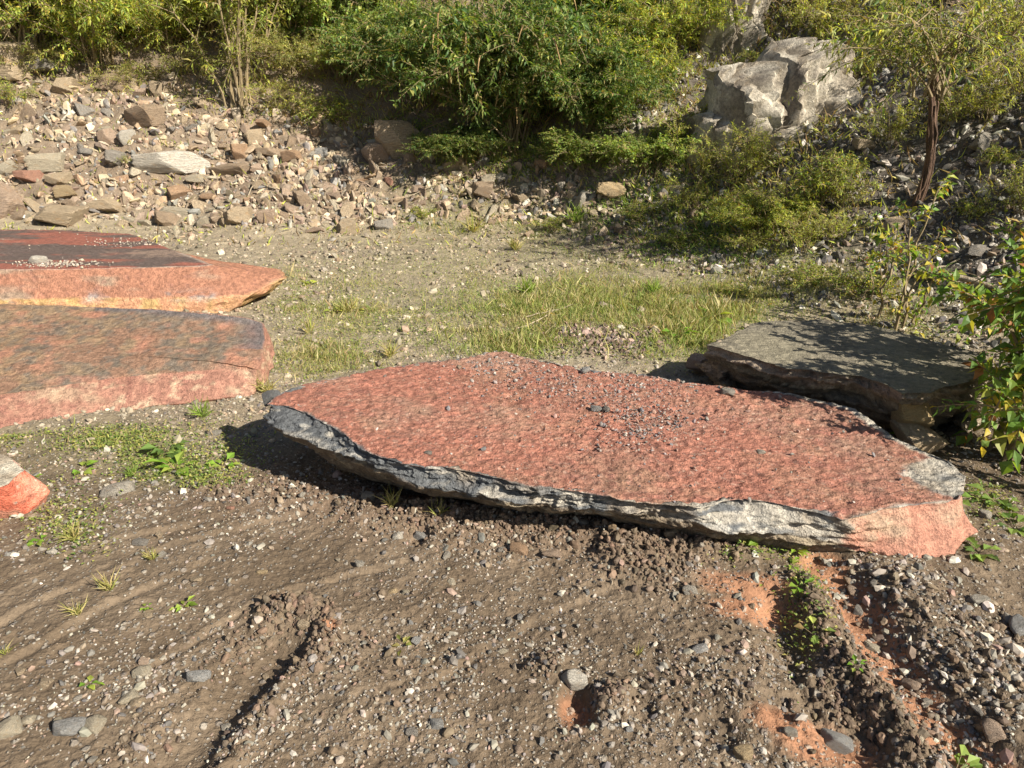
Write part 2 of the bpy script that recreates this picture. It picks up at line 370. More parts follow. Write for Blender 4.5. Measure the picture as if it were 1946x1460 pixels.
for s_ in range(14):
    V, T = rock(100 + s_, 4, npl=5 + s_ % 4, rough=.035, k=120)
    me = mk('stone', V, T, M_STONE, smooth=True, mesh_only=True); me.set_sharp_from_angle(angle=R(20)) if hasattr(me, 'set_sharp_from_angle') else None
    ROCKM.append(me)
TINTS = {'pale grey': (.40, .38, .33), 'grey': (.24, .235, .22), 'dark grey': (.15, .15, .15), 'tan': (.44, .34, .22), 'brown': (.33, .235, .155), 'cream': (.52, .46, .34),
         'white': (.60, .57, .50), 'rust orange': (.42, .25, .14), 'pinkish': (.42, .30, .22), 'reddish': (.36, .15, .10), 'ochre': (.45, .33, .17), 'blue grey': (.30, .32, .33)}
def put_rock(name, p, dims, rot, tint, seed=None, sink=.3):
    sd_ = seed if seed is not None else rnd.randrange(99); lst = ROUNDM if (name in ('pebble', 'stone') and sd_ % 5 != 3) else ROCKM; o = link(name, lst[sd_ % len(lst)])
    o.scale = dims; o.rotation_euler = rot; c = TINTS[tint]; f = rnd.uniform(.88, 1.12); m_ = (.27, .215, .16); c = [a * .6 + b * .4 for a, b in zip(c, m_)]; o.color = (c[0] * f, c[1] * f, c[2] * f, 1)
    o.location = (p[0], p[1], p[2] + dims[2] * (1 - sink * 1.0) * .55); return o
def nrm(x, y, e=.15):
    dx = (Hc(np.array([x + e]), np.array([y]))[0] - Hc(np.array([x - e]), np.array([y]))[0])[0] / (2 * e)
    dy = (Hc(np.array([x]), np.array([y + e]))[0] - Hc(np.array([x]), np.array([y - e]))[0])[0] / (2 * e)
    return Vector((-dx, -dy, 1)).normalized()

# --- named stones: px, py, width px, (depth, height as share of width), spin, tint, label
NAMED = [
 (325, 297, 132, .45, .30, 8, 'white', 'long white broken slab lying across the middle of the left rubble slope', 'boulder'),
 (432, 322, 84, .40, .22, -14, 'brown', 'flat grey-brown plank of rock just right of the long white slab', 'rock'),
 (762, 262, 100, .6, .72, 5, 'tan', 'big tan blocky boulder under the lower left edge of the central green bush', 'boulder'),
 (655, 427, 46, .8, .75, 20, 'tan', 'layered tan cube of rock at the foot of the rubble slope beside the gravel', 'rock'),
 (458, 408, 62, .7, .6, 35, 'tan', 'tan angular rock in the lowest row of rubble above the gravel', 'rock'),
 (205, 396, 62, .6, .5, -10, 'tan', 'rounded tan rock behind the rear left red slab', 'rock'),
 (118, 420, 90, .6, .32, 5, 'tan', 'wide flat tan rock directly behind the rear left red slab', 'rock'),
 (12, 385, 64, .8, .9, 0, 'pinkish', 'large pinkish brown rock cut by the left edge of the photo', 'boulder'),
 (92, 310, 56, .8, .6, 10, 'cream', 'cream layered rock up on the left rubble slope', 'rock'),
 (60, 337, 42, .7, .5, -5, 'reddish', 'small red rock among tan rubble near the left edge', 'rock'),
 (112, 345, 36, .9, .6, -15, 'tan', 'tan rock right of the small red rock at left', 'rock'),
 (130, 367, 36, .9, .55, 15, 'ochre', 'ochre block below the cream layered rock at left', 'rock'),
 (222, 296, 40, .9, .8, 30, 'grey', 'shaded grey block just left of the long white slab', 'rock'),
 (240, 262, 32, .7, .9, 50, 'white', 'bright white faceted rock standing above the long white slab', 'rock'),
 (205, 255, 34, .8, .8, 20, 'pinkish', 'pinkish rock left of the bright white faceted rock', 'rock'),
 (270, 215, 70, .6, .55, -25, 'brown', 'brown rock with layered face high in the left rubble', 'rock'),
 (305, 178, 30, .6, 1.0, 10, 'tan', 'upright tan rock near the top of the rubble slope', 'rock'),
 (213, 155, 56, .7, .55, 0, 'brown', 'brown wedge rock under the upper left yellow bush', 'rock'),
 (22, 125, 110, .7, .5, 5, 'tan', 'big tan rock ledge at the top of the rubble by the left edge', 'boulder'),
 (82, 122, 60, .7, .5, -10, 'grey', 'grey rock beside the tan ledge beneath the upper left bush', 'rock'),
 (125, 168, 44, .7, .6, 20, 'tan', 'tan rock at the upper left of the rubble below the yellow bush', 'rock'),
 (452, 185, 42, .6, .5, 0, 'cream', 'cream rock at the base of the tall thin-stemmed shrub', 'rock'),
 (487, 262, 30, .8, 1.0, 10, 'tan', 'upright tan rock right of centre in the left rubble', 'rock'),
 (458, 298, 34, .8, .9, 30, 'rust orange', 'rust orange pointed rock above the grey-brown plank', 'rock'),
 (610, 292, 26, .8, .9, 15, 'blue grey', 'blue-grey cube of rock on the upper right of the left rubble', 'rock'),
 (560, 300, 40, .7, .6, -20, 'rust orange', 'rust orange rock left of the blue-grey cube', 'rock'),
 (515, 290, 50, .6, .4, -15, 'brown', 'brown flat rock casting a dark shadow in mid rubble', 'rock'),
 (712, 292, 54, .8, .8, 40, 'pinkish', 'pinkish lumpy rock below the big tan blocky boulder', 'rock'),
 (778, 300, 24, .9, .9, 10, 'pinkish', 'small pink cube of rock below the central bush', 'rock'),
 (862, 318, 46, .6, .55, -10, 'tan', 'tan rock at the lower left corner of the central bush', 'rock'),
 (740, 350, 30, .4, .5, -60, 'reddish', 'narrow reddish rock leaning in the middle of the rubble', 'rock'),
 (790, 362, 26, .6, .5, 30, 'pinkish', 'pinkish small block right of the narrow reddish rock', 'rock'),
 (928, 346, 34, .7, .6, 10, 'cream', 'cream rock under the central bush beside the grey one', 'rock'),
 (952, 338, 26, .8, .9, 30, 'pale grey', 'pale grey rock right of the cream one under the central bush', 'rock'),
 (918, 368, 52, .7, .55, 0, 'brown', 'dark brown rock with a shaded underside below the cream rock', 'rock'),
 (990, 376, 30, .8, .6, 20, 'tan', 'tan rock shading a hollow below the central bush', 'rock'),
 (1108, 380, 34, .9, 1.0, 25, 'pale grey', 'squared pale grey block standing at the right end of the rubble', 'rock'),
 (1068, 356, 28, .5, .9, 60, 'pale grey', 'slanting pale grey rock left of the squared block', 'rock'),
 (1160, 362, 62, .7, .55, -5, 'ochre', 'ochre rock half under the right skirt of the central bush', 'rock'),
 (1185, 435, 34, .5, .4, 30, 'brown', 'narrow brown rock below the ochre rock', 'rock'),
 (1035, 320, 40, .6, .6, -20, 'rust orange', 'rust orange rock in brown litter under the central bush', 'rock'),
 (508, 418, 36, .7, .9, 10, 'pinkish', 'pinkish pointed rock in the bottom row of rubble', 'rock'),
 (430, 420, 24, .8, .9, -10, 'tan', 'small tan block left of the bottom row of rubble', 'rock'),
 (383, 420, 22, .8, 1.0, 0, 'cream', 'small upright cream block at the foot of the rubble', 'rock'),
 (320, 412, 46, .7, .6, 30, 'brown', 'brown rock at the foot of the rubble behind the red slab', 'rock'),
 (330, 403, 70, .3, .18, -4, 'cream', 'long thin cream splinter of rock above the brown rock', 'rock'),
 (375, 340, 40, .7, .4, 10, 'cream', 'cream rock just beneath the long white slab', 'rock'),
 (600, 435, 36, .7, .4, -10, 'pinkish', 'pinkish flat rock left of the layered tan cube', 'rock'),
 (633, 455, 20, .7, .5, -10, 'white', 'small white stone on the gravel below the layered tan cube', 'stone'),
 (575, 378, 36, .8, .7, 20, 'brown', 'brown shaded rock in the right part of the lower rubble', 'rock'),
 (630, 372, 40, .4, .4, -35, 'pinkish', 'slim pinkish slab leaning above the layered tan cube', 'rock'),
 (730, 425, 40, .6, .6, 15, 'grey', 'grey stone at the foot of the rubble right of the tan cube', 'rock'),
 (1865, 270, 50, .5, .7, 20, 'pale grey', 'smooth pale grey rock high on the dark slope by the right edge', 'boulder'),
 (1640, 285, 34, .7, .6, 0, 'tan', 'tan rock left of the red-barked trunk', 'rock'),
 (1618, 287, 20, .8, .6, 0, 'cream', 'small cream rock right below the pale outcrop', 'rock'),
 (1790, 352, 26, .7, .6, 10, 'blue grey', 'blue-grey stone right of the red-barked trunk', 'rock'),
 (1818, 362, 22, .7, .6, 30, 'grey', 'grey stone right of the blue-grey one', 'rock'),
 (1700, 430, 32, .8, .8, 25, 'tan', 'tan block in the scree left of the yellow sapling', 'rock'),
 (1366, 490, 16, .8, .8, 0, 'white', 'tiny bright white stone at the foot of the right slope', 'stone'),
 (1860, 470, 60, .4, .3, 20, 'grey', 'dark grey slab in the scree near the right edge', 'rock'),
 (228, 920, 70, .6, .42, 12, 'pale grey', 'pale flat stone with tan end beside the leafy weeds at left', 'stone'),
 (405, 822, 36, .5, .18, 5, 'pale grey', 'thin grey flake lying in the slab shadow', 'stone'),
 (1088, 1288, 52, .8, .55, 5, 'white', 'round white stone beside a muddy footprint', 'stone'),
 (138, 1394, 56, .6, .4, 20, 'blue grey', 'grey-blue pointed stone at lower left, larger than its neighbours', 'stone'),
 (181, 1377, 38, .8, .55, -10, 'cream', 'cream oval stone beside the grey-blue pointed stone', 'stone'),
 (16, 1390, 48, .7, .5, 20, 'cream', 'cream stone cut by the left edge near the bottom', 'stone'),
 (57, 1370, 26, .8, .5, 0, 'cream', 'small cream stone between the cut cream one and the grey-blue one', 'stone'),
 (1592, 1384, 56, .6, .5, -20, 'blue grey', 'grey-blue angular stone in the dark hollow at lower right', 'stone'),
 (1495, 1402, 30, .6, .5, -10, 'pale grey', 'pale stone in orange clay left of the dark hollow', 'stone'),
 (1414, 1437, 36, .8, .6, 10, 'ochre', 'cream-yellow stone at the bottom edge right of centre', 'stone'),
 (1880, 1394, 42, .8, .6, -5, 'pinkish', 'pink rounded stone on the edge of the orange gully', 'stone'),
 (1932, 1194, 46, .8, .6, 10, 'blue grey', 'bluish grey stone at the right edge on the gravel bank', 'stone'),
 (1738, 1280, 40, .5, .6, -45, 'pinkish', 'salmon angular stone in the orange gully', 'stone'),
 (1660, 1210, 30, .6, .4, -25, 'cream', 'cream flat stone at the head of the orange gully', 'stone'),
 (1850, 1150, 40, .6, .35, 10, 'pale grey', 'pale flat flake on the gravel bank below the slab end', 'stone'),
 (1905, 1310, 22, .7, .6, 0, 'tan', 'tan stone on the gravel bank near the right edge', 'stone'),
 (985, 1034, 46, .5, .35, -20, 'rust orange', 'orange and grey flake propped in front of the slab', 'stone'),
 (1050, 1048, 40, .6, .3, -10, 'pinkish', 'pink and grey flat stone right of the orange flake', 'stone'),
 (757, 1010, 26, .8, .7, 0, 'white', 'white chip in a small pit before the slab', 'stone'),
 (796, 1000, 34, .6, .5, -20, 'blue grey', 'grey-blue stone right of the white chip', 'stone'),
 (697, 955, 30, .8, .9, 30, 'pale grey', 'pale block on the clods under the slab edge', 'stone'),
 (1110, 1005, 24, .7, .8, 20, 'pale grey', 'pale grey stone on the clods left of the tallest mud heap', 'stone'),
 (1308, 1128, 34, .6, .4, 0, 'pale grey', 'pale grey stone left of the orange clay patch', 'stone'),
 (1276, 1032, 30, .7, .8, -15, 'tan', 'tan stone stuck in the mud heap before the slab', 'stone'),
 (747, 1121, 24, .6, .5, 0, 'ochre', 'yellowish stone in plain mud, left of a pair', 'stone'),
 (769, 1122, 18, .8, .6, 0, 'cream', 'cream stone in plain mud, right of a pair', 'stone'),
 (575, 1186, 30, .8, .6, 0, 'tan', 'tan stone on top of the mud clods by the wheel channel', 'stone'),
 (380, 1290, 46, .5, .4, 15, 'blue grey', 'grey and pink flat stone left of the wheel channel', 'stone'),
 (268, 1274, 38, .6, .4, 10, 'cream', 'long cream stone among pebbles left of the wheel channel', 'stone'),
 (245, 1320, 32, .7, .5, 30, 'cream', 'cream stone left of the wheel channel above the pebbles', 'stone'),
 (263, 1337, 28, .8, .5, 0, 'tan', 'tan stone touching the cream stone left of the wheel channel', 'stone'),
 (86, 1300, 24, .8, .5, 0, 'tan', 'tan pebble by itself near the left edge', 'stone'),
 (495, 1083, 26, .4, .3, 20, 'ochre', 'thin yellow stone sliver in the middle left mud', 'stone'),
 (683, 1072, 20, .8, .6, 0, 'pale grey', 'pale stone in the mud south of the small pit', 'stone'),
 (265, 1026, 34, .5, .2, -5, 'grey', 'thin purple-grey flake in the mud at left', 'stone'),
 (100, 1042, 16, .8, .6, 0, 'white', 'white chip near the small green sprout at left', 'stone'),
 (1330, 1240, 40, .6, .4, 20, 'blue grey', 'blue-grey flat stone in mid right foreground mud', 'stone'),
 (830, 1375, 26, .8, .6, 10, 'blue grey', 'blue-grey stone at bottom centre', 'stone'),
 (780, 1395, 30, .7, .5, 0, 'grey', 'grey stone left of the bottom centre blue-grey one', 'stone'),
 (1870, 990, 22, .8, .7, 0, 'pale grey', 'pale stone at the tip of the pink slab end', 'stone'),
 (1620, 1110, 24, .8, .6, 0, 'pinkish', 'pink stone under the front edge near the slab end', 'stone'),
 (62, 978, 16, .8, .6, 0, 'tan', 'tan pebble touching the red corner rock', 'stone'),
 (440, 966, 20, .5, .4, 0, 'reddish', 'red chip on the mud left of the clods', 'stone'),
]
occupied = []
for k, (px, py, wpx, dp, hh, spin, tint, lab, ct) in enumerate(NAMED):
    g_ = G(px, py + wpx * hh * .25); s_ = pxm(g_) * wpx / 2 * .82
    o = put_rock({'boulder': 'boulder', 'rock': 'rock', 'stone': 'stone'}[ct], g_, (s_ * 1.12, s_ * dp * 1.25, s_ * max(hh, .25) * 1.2), (rnd.uniform(-.15, .15), rnd.uniform(-.15, .15), R(spin)), tint, seed=k * 5 + 2, sink=.35 if py > 500 else .25)
    tag(o, lab, ct, 'rocks picked out in the rubble' if py < 520 else 'stones picked out on the mud'); occupied.append((g_.x, g_.y, s_))

# --- rubble slope rocks, individual
REG = [  # (pixel polygon-ish box, count, size range px, tints, phrase)
 ((0, 130, 470, 290), 60, (11, 30), ('tan', 'brown', 'pinkish', 'grey', 'cream'), 'on the upper left rubble slope'),
 ((0, 290, 500, 430), 62, (13, 38), ('tan', 'tan', 'brown', 'cream', 'pinkish', 'rust orange'), 'on the lower left rubble slope'),
 ((480, 240, 900, 345), 40, (12, 36), ('tan', 'brown', 'pale grey', 'rust orange', 'pinkish'), 'in the rubble left of the central bush'),
 ((500, 340, 1000, 435), 64, (12, 36), ('tan', 'brown', 'cream', 'pinkish', 'pinkish'), 'in the low rubble above the gravel flat'),
 ((980, 370, 1320, 470), 26, (10, 28), ('tan', 'brown', 'pale grey', 'pinkish'), 'in the rubble right of the squared pale block'),
 ((1560, 260, 1946, 540), 46, (8, 22), ('grey', 'dark grey', 'brown', 'brown'), 'in the dark scree of the right slope'),
]
def top_of_rubble(px):   # photo line where bushes begin
    return np.interp(px, [0, 120, 300, 450, 700, 860, 1050, 1250, 1946], [115, 150, 170, 205, 250, 325, 330, 395, 100])
for (x0, y0, x1, y1), n, (s0, s1), tn, ph in REG:
    c = 0; tries = 0
    while c < n and tries < 4000:
        tries += 1; px = rnd.uniform(x0, x1); py = rnd.uniform(y0, y1)
        if py < top_of_rubble(px): continue
        if px < 420 and py > 430: continue
        g_ = G(px, py); s_ = pxm(g_) * (s0 + (s1 - s0) * rnd.random() ** 1.8) / 2
        if any((g_.x - a) ** 2 + (g_.y - b) ** 2 < (.75 * (s_ + e)) ** 2 for a, b, e in occupied): continue
        occupied.append((g_.x, g_.y, s_)); t_ = rnd.choice(tn)
        big = 'large' if s_ * 2 > pxm(g_) * (s0 + s1) / 2 else 'small'
        nn = nrm(g_.x, g_.y); q = nn.to_track_quat('Z', 'Y').to_matrix() @ Matrix.Rotation(rnd.uniform(0, 6.3), 3, 'Z') @ Matrix.Rotation(rnd.gauss(0, .6), 3, 'X') @ Matrix.Rotation(rnd.gauss(0, .5), 3, 'Y')
        o = put_rock('rock', g_, (s_ * rnd.uniform(1, 1.35), s_ * rnd.uniform(.55, .95), s_ * rnd.uniform(.2, .6)), q.to_euler(), t_, sink=.3)
        tag(o, f'{big} {t_} angular rock {ph}', 'rock', f'{big} {t_} rocks {ph}'); c += 1
# --- loose stones on the mud, individual
REG2 = [((0, 1000, 650, 1460), 30, (9, 18), ('pale grey', 'cream', 'tan', 'grey', 'pinkish'), 'in the mud left of the wheel channel'),
        ((620, 1050, 1300, 1460), 30, (9, 17), ('pale grey', 'cream', 'grey', 'pinkish', 'blue grey'), 'in the gravelly mud at bottom centre'),
        ((1560, 1080, 1946, 1440), 40, (9, 20), ('pale grey', 'grey', 'cream', 'grey'), 'on the gravel bank at lower right'),
        ((560, 900, 1350, 1050), 20, (10, 20), ('pale grey', 'tan', 'grey'), 'on the mud clods along the front of the slab')]
for (x0, y0, x1, y1), n, (s0, s1), tn, ph in REG2:
    for k in range(n):
        px = rnd.uniform(x0, x1); py = rnd.uniform(y0, y1)
        if 560 < px < 1350 and py < 940 + (px - 700) * .12 + 20: continue
        g_ = G(px, py); s_ = pxm(g_) * (s0 + (s1 - s0) * rnd.random() ** 2) / 2; t_ = rnd.choice(tn)
        if any((g_.x - a) ** 2 + (g_.y - b) ** 2 < (.9 * (s_ + e)) ** 2 for a, b, e in occupied): continue
        occupied.append((g_.x, g_.y, s_))
        o = put_rock('pebble', g_, (s_ * rnd.uniform(1, 1.3), s_ * rnd.uniform(.7, 1), s_ * rnd.uniform(.4, .8)), (rnd.gauss(0, .3), rnd.gauss(0, .3), rnd.uniform(0, 6.3)), t_, sink=.3)
        tag(o, f'{t_} loose stone {ph}', 'stone', f'{t_} loose stones {ph}')

# ------------------------------------------------------------------ slabs
def resample(L, N, jag=0, seed=0):
    L = [np.array(p) for p in L]; A = np.array(L + [L[0]]); return A
def slab(name, levels, subs, N, mat, colorf, top_amp=.006, side_amp=.012, rings=90, bottom=True, topnoise=None, seed=0, jag=.012, lay=None):
    """levels: lists of matching outline points, top first. Rings run from the middle of the top to the middle of the underside."""
    lv = [np.array([tuple(p) for p in L], float) for L in levels]; K = len(lv[0])
    # common parameter by length of level 0+1
    A = lv[0] * .5 + lv[1] * .5; seg = np.linalg.norm(np.roll(A, -1, 0) - A, axis=1); cum = np.concatenate([[0], np.cumsum(seg)]); u = np.linspace(0, cum[-1], N, endpoint=False)
    def rs_(L): LL = np.concatenate([L, L[:1]]); return np.stack([np.interp(u, cum, LL[:, k]) for k in range(3)], 1)
    O = [rs_(L) for L in lv]; c = O[0].mean(0)
    # plane through the top outline
    Am = np.c_[O[0][:, :2], np.ones(N)]; pl = np.linalg.lstsq(Am, O[0][:, 2], rcond=None)[0]
    rows = []; vs = []
    ks = np.linspace(0.0, 1, rings + 1)[1:] ** .8
    for k in ks:
        p = c + (O[0] - c) * k; zp = p[:, 0] * pl[0] + p[:, 1] * pl[1] + pl[2]; w_ = k ** 6; p[:, 2] = zp * (1 - w_) + O[0][:, 2] * w_ if k < 1 else O[0][:, 2]
        rows.append(p); vs.append(k)
    for a in range(len(O) - 1):
        for q in range(1, subs[a] + 1):
            t = q / subs[a]; rows.append(O[a] * (1 - t) + O[a + 1] * t); vs.append(1 + a + t)
    nb = 10; cb = O[-1].mean(0)
    for q in range(1, nb): rows.append(O[-1] + (cb - O[-1]) * (q / nb)); vs.append(len(O) + q / nb)
    Pm = np.stack(rows); vv = np.repeat(np.array(vs)[:, None], N, 1); uu = np.repeat((u / cum[-1])[None], len(vs), 0)
    x, y, z = Pm[..., 0].copy(), Pm[..., 1].copy(), Pm[..., 2].copy()
    out = Pm - c; out[..., 2] = 0; out /= np.linalg.norm(out, axis=-1)[..., None] + 1e-6
    edge = sstep(.80, 1.0, vv); s5 = seed * 7.7
    off = jag * edge * (fbm(x * 9 + s5, y * 9, z * 3, 4, .6) * 1.3 + .35 * ledge(fbm(x * 7 + s5, y * 7, z * 2 + 9, 3) * 4))
    side = sstep(.985, 1.02, vv)
    strat = fbm(x * 5 + s5, y * 5, z * 45, 3, .6); chip = np.abs(fbm(x * 16 + s5, y * 16, z * 16, 3, .6))
    ly = 1.0 if lay is None else lay(x, y, vv)
    off = off + side * side_amp * .55 * ly * (ledge(fbm(x * 5, y * 5 + s5, z * 22, 3, .55) * 5) * .5)
    off = off + side * side_amp * ((strat * 1.3 - chip * .9) * ly - chip * .5 + (1 - ly) * .5 * fbm(x * 7, y * 7, z * 7 + s5, 3))
    off = off - side * side_amp * .55; off = np.where(vv > 1.0, np.minimum(off, .25 * side_amp), off)
    Pm = Pm + out * off[..., None]
    top = 1 - sstep(.97, 1.01, vv)
    tn = fbm(x * 3 + s5, y * 3, 2, 3) * top_amp * 1.2 + (topnoise(x, y) if topnoise else 0)
    Pm[..., 2] += tn * (top * .8 + .2) + side * side_amp * .6 * fbm(x * 12, y * 12 + s5, z * 12, 3)
    nr_ = len(vs); V = Pm.reshape(-1, 3); cz = V[:N, 2].mean(); cT = np.array([[c[0], c[1], cz]]); V = np.concatenate([V, cT, cb[None]])
    i = np.arange(nr_ - 1)[:, None] * N; j = np.arange(N)[None]; j2 = (j + 1) % N
    q4 = np.stack([i + j, i + N + j, i + N + j2, i + j2], -1).reshape(-1, 4)
    T = np.concatenate([q4[:, [0, 1, 2]], q4[:, [0, 2, 3]], np.stack([np.full(N, nr_ * N), np.arange(N), (np.arange(N) + 1) % N], 1),
                        np.stack([np.full(N, nr_ * N + 1), (nr_ - 1) * N + (np.arange(N) + 1) % N, (nr_ - 1) * N + np.arange(N)], 1)])
    col = colorf(x.ravel(), y.ravel(), z.ravel(), uu.ravel(), vv.ravel()); col = np.concatenate([col, col[:1], col[-1:]])
    # signed area decides the facing
    ar = np.sum(O[0][:, 0] * np.roll(O[0][:, 1], -1) - np.roll(O[0][:, 0], -1) * O[0][:, 1])
    if ar < 0: T = T[:, ::-1]
    return mk(name, V, T, mat, np.clip(col, .01, .85), smooth=True), pl
def K3(r, g, b): return np.array([r, g, b])
def tile(c, n): return np.tile(c, (n, 1))

# --- the big tilted red slab in the middle
def zt(x): return .260 - .040 * x
def PZ(px, py, dz=0):            # a point of its top plane
    z = .27
    for _ in range(6): z = zt(P(px, py, z + dz).x)
    return P(px, py, z + dz)
O1, O2 = [], []
front = [((497, 768), (491, 790), -.05), ((530, 772), (501, 803), -.05), ((575, 785), (533, 822), -.05), ((625, 812), (590, 845), -.05), ((665, 842), (645, 868), -.05), ((700, 862), (695, 892), -.06),
         ((760, 884), (755, 912), -.06), ((830, 889), (830, 936), -.07), ((900, 901), (900, 952), -.075), ((1000, 925), (990, 958), -.07), ((1100, 937), (1080, 966), -.07), ((1200, 956), (1180, 982), -.07), ((1280, 966), (1260, 994), -.07),
         ((1340, 969), (1340, 1008), -.07), ((1385, 955), (1400, 1017), -.08), ((1430, 951), (1460, 1022), -.09), ((1500, 962), (1530, 1030), -.10), ((1570, 980), (1590, 1038), -.11), ((1618, 992), (1640, 1042), -.13),
         ((1690, 969), (1705, 1058), -.15), ((1760, 957), (1765, 1067), -.17), ((1808, 953), (1826, 1052), -.16), ((1828, 950), (1872, 1014), -.13)]
for a, b, dz in front: O1.append(PZ(*a)); O2.append(PZ(*b, dz=dz))
back = [(1836, 932), (1838, 905), (1810, 880), (1760, 858), (1700, 830), (1655, 795), (1630, 776), (1580, 765), (1520, 750), (1480, 743), (1420, 741), (1360, 732), (1300, 726), (1240, 716), (1180, 708), (1120, 703), (1060, 690), (1000, 680), (960, 667),
        (925, 670), (870, 681), (800, 688), (720, 701), (640, 716), (560, 733), (520, 751)]
cc = Vector((.35, 2.8, 0))
for a in back:
    p = PZ(*a); O1.append(p); d_ = (p - cc); d_.z = 0; d_.normalize(); O2.append(p + d_ * .015 + Vector((0, 0, -.07)))
O3 = []; O4 = []
for k, p in enumerate(O2):
    d_ = (cc - p); d_.z = 0; d_.normalize(); isr = k < 23 and k > 17
    O3.append(p + d_ * (.07 if not isr else .03) + Vector((0, 0, -.055 if not isr else -.03))); q = p + d_ * .30; zz = zt(p.x) - .25 - .05 * (p.x > 0); O4.append(Vector((q.x, q.y, min(zz, p.z - .08))))
def ripple(x, y):
    a = fbm(x * 21 + y * 5, y * 27, 3, 3, .6); b = fbm(x * 50, y * 56, 7, 2)
    return .0075 * a + .0065 * b + .003 * fbm(x * 90, y * 110, 17, 2) - .008 * sstep(.25, .6, fbm(x * 11, y * 18, 12, 3))
def col_main(x, y, z, u, v):
    n = len(x); a = fbm(x * 2, y * 2, 3, 4); b = fbm(x * 14, y * 20, 5, 4); e = fbm(x * 30, y * 40, 5, 3); f = fbm(x * 5, y * 5, 15, 4)
    g5 = fbm(x * 60, y * 80, 25, 2)
    c = lerp(tile(K3(.32, .134, .092), n), tile(K3(.28, .148, .102), n), sstep(-.3, .5, a + .5 * b))
    c = lerp(c, tile(K3(.29, .18, .11), n), .25 * sstep(.1, .5, f + .3 * b))
    c = lerp(c, tile(K3(.24, .10, .078), n), .5 * sstep(.1, .5, e + .25 * a))
    c = lerp(c, tile(K3(.19, .09, .07), n), .35 * sstep(.25, .5, fbm(x * 34, y * 38, 88, 2))); c = lerp(c, tile(K3(.44, .31, .24), n), .5 * sstep(.35, .6, g5))
    c = lerp(c, tile(K3(.30, .23, .17), n), .3 * sstep(.2, .55, fbm(x * 2.2, y * 3, 61, 4) + .5 * (y - 2.95)))
    crk = np.abs(fbm(x * 3.1 + .2 * b, y * 5, 66, 3)); c = lerp(c, tile(K3(.16, .10, .08), n), .5 * sstep(.018, .0, crk))
    # grey and white rind along the edges
    rim = sstep(.975, 1.0, v + .012 * b + .03 * sstep(1.35, 1.5, x) * (y > 2.45)) * sstep(-1.2, -1.0, x * 0 - 1 + 1); grey = lerp(tile(K3(.12, .125, .13), n), tile(K3(.38, .345, .29), n), sstep(-.1, .4, fbm(x * 9, y * 9, z * 60, 4) + .30 * np.tanh((x + .15) * 2)))
    grey = lerp(grey, tile(K3(.55, .51, .44), n), sstep(.25, .5, fbm(x * 20, y * 20, z * 30, 3)) * .6)
    vein = np.abs(fbm(x * 7, y * 7, z * 40, 4, .6)); grey = lerp(grey, tile(K3(.07, .075, .08), n), .75 * sstep(.07, .0, vein)); grey = lerp(grey, tile(K3(.25, .19, .13), n), .5 * sstep(.1, .4, f))
    c = lerp(c, grey, rim)
    cor = P(1800, 905, .2); dcor = np.hypot((x - cor.x) / .17, (y - cor.y) / .16); c = lerp(c, grey, sstep(1.0, .8, dcor + .25 * b))
    cor = P(1440, 985, .2); dcor = np.hypot((x - cor.x) / .30, (y - cor.y) / .055); c = lerp(c, grey, sstep(1.0, .85, dcor + .2 * b) * (v < 1.01))
    pk = lerp(tile(K3(.37, .175, .12), n), tile(K3(.38, .26, .18), n), sstep(-.1, .5, fbm(x * 8, y * 8, z * 14, 4)))
    pk = lerp(pk, tile(K3(.40, .33, .24), n), sstep(.25, .5, f) * .6)
    xa = P(1625, 1000, .17).x; pm = sstep(xa - .015, xa + .02, x + .02 * b) * sstep(1.0, 1.03, v) * (v < 2.6) * (y < P(1830, 940, .17).y + .05)
    c = lerp(c, pk, pm)
    under = sstep(2.0, 2.15, v) * (1 - pm); c = lerp(c, lerp(tile(K3(.17, .13, .09), n), tile(K3(.32, .26, .18), n), sstep(0, .4, b)), under)
    return c
main, PL = slab('red_slab', [O1, O2, O3, O4], [26, 12, 10], 1100, M_SLAB, col_main, rings=150, topnoise=ripple, side_amp=.03, jag=.009, lay=lambda x, y, v: 1 - .92 * sstep(1.30, 1.42, x))
tag(main, 'large tilted red rock slab with grey broken edge and pink end face in the centre', 'rock slab')
def main_z(x, y): return PL[0] * x + PL[1] * y + PL[2]

# --- left front slab
def off_out(p, c, d, dz): q = (p - c); q.z = 0; q.normalize(); r_ = p + q * d; r_.z = max(p.z + dz, -.05); return r_
O1 = [P(498, 702, .125), P(480, 702, .12), P(400, 705, .12), P(300, 712, .12), P(200, 722, .12), P(100, 737, .115), P(0, 752, .11), P(-150, 775, .10), P(-400, 815, .10),
      P(-520, 700, .20), P(-400, 575, .29), P(-150, 577, .29), P(0, 578, .30), P(150, 582, .30), P(300, 588, .30), P(400, 596, .295), P(470, 603, .28), P(505, 614, .25), P(508, 640, .21), P(500, 670, .17)]
O2 = [P(494, 746, .0), P(480, 752, .0), P(400, 762, .01), P(300, 775, .0), P(200, 787, .0), P(100, 803, .0), P(0, 820, .0), P(-150, 846, -.02), P(-400, 890, -.02), P(-560, 720, 0)]
c_ = Vector((-2.6, 4.0, 0)); O2 += [off_out(p, c_, .04, -.25) for p in O1[10:17]] + [P(522, 632, .13), P(529, 660, .08), P(526, 700, .02)]
O3 = [off_out(p, c_, -.12, -.08) for p in O2]
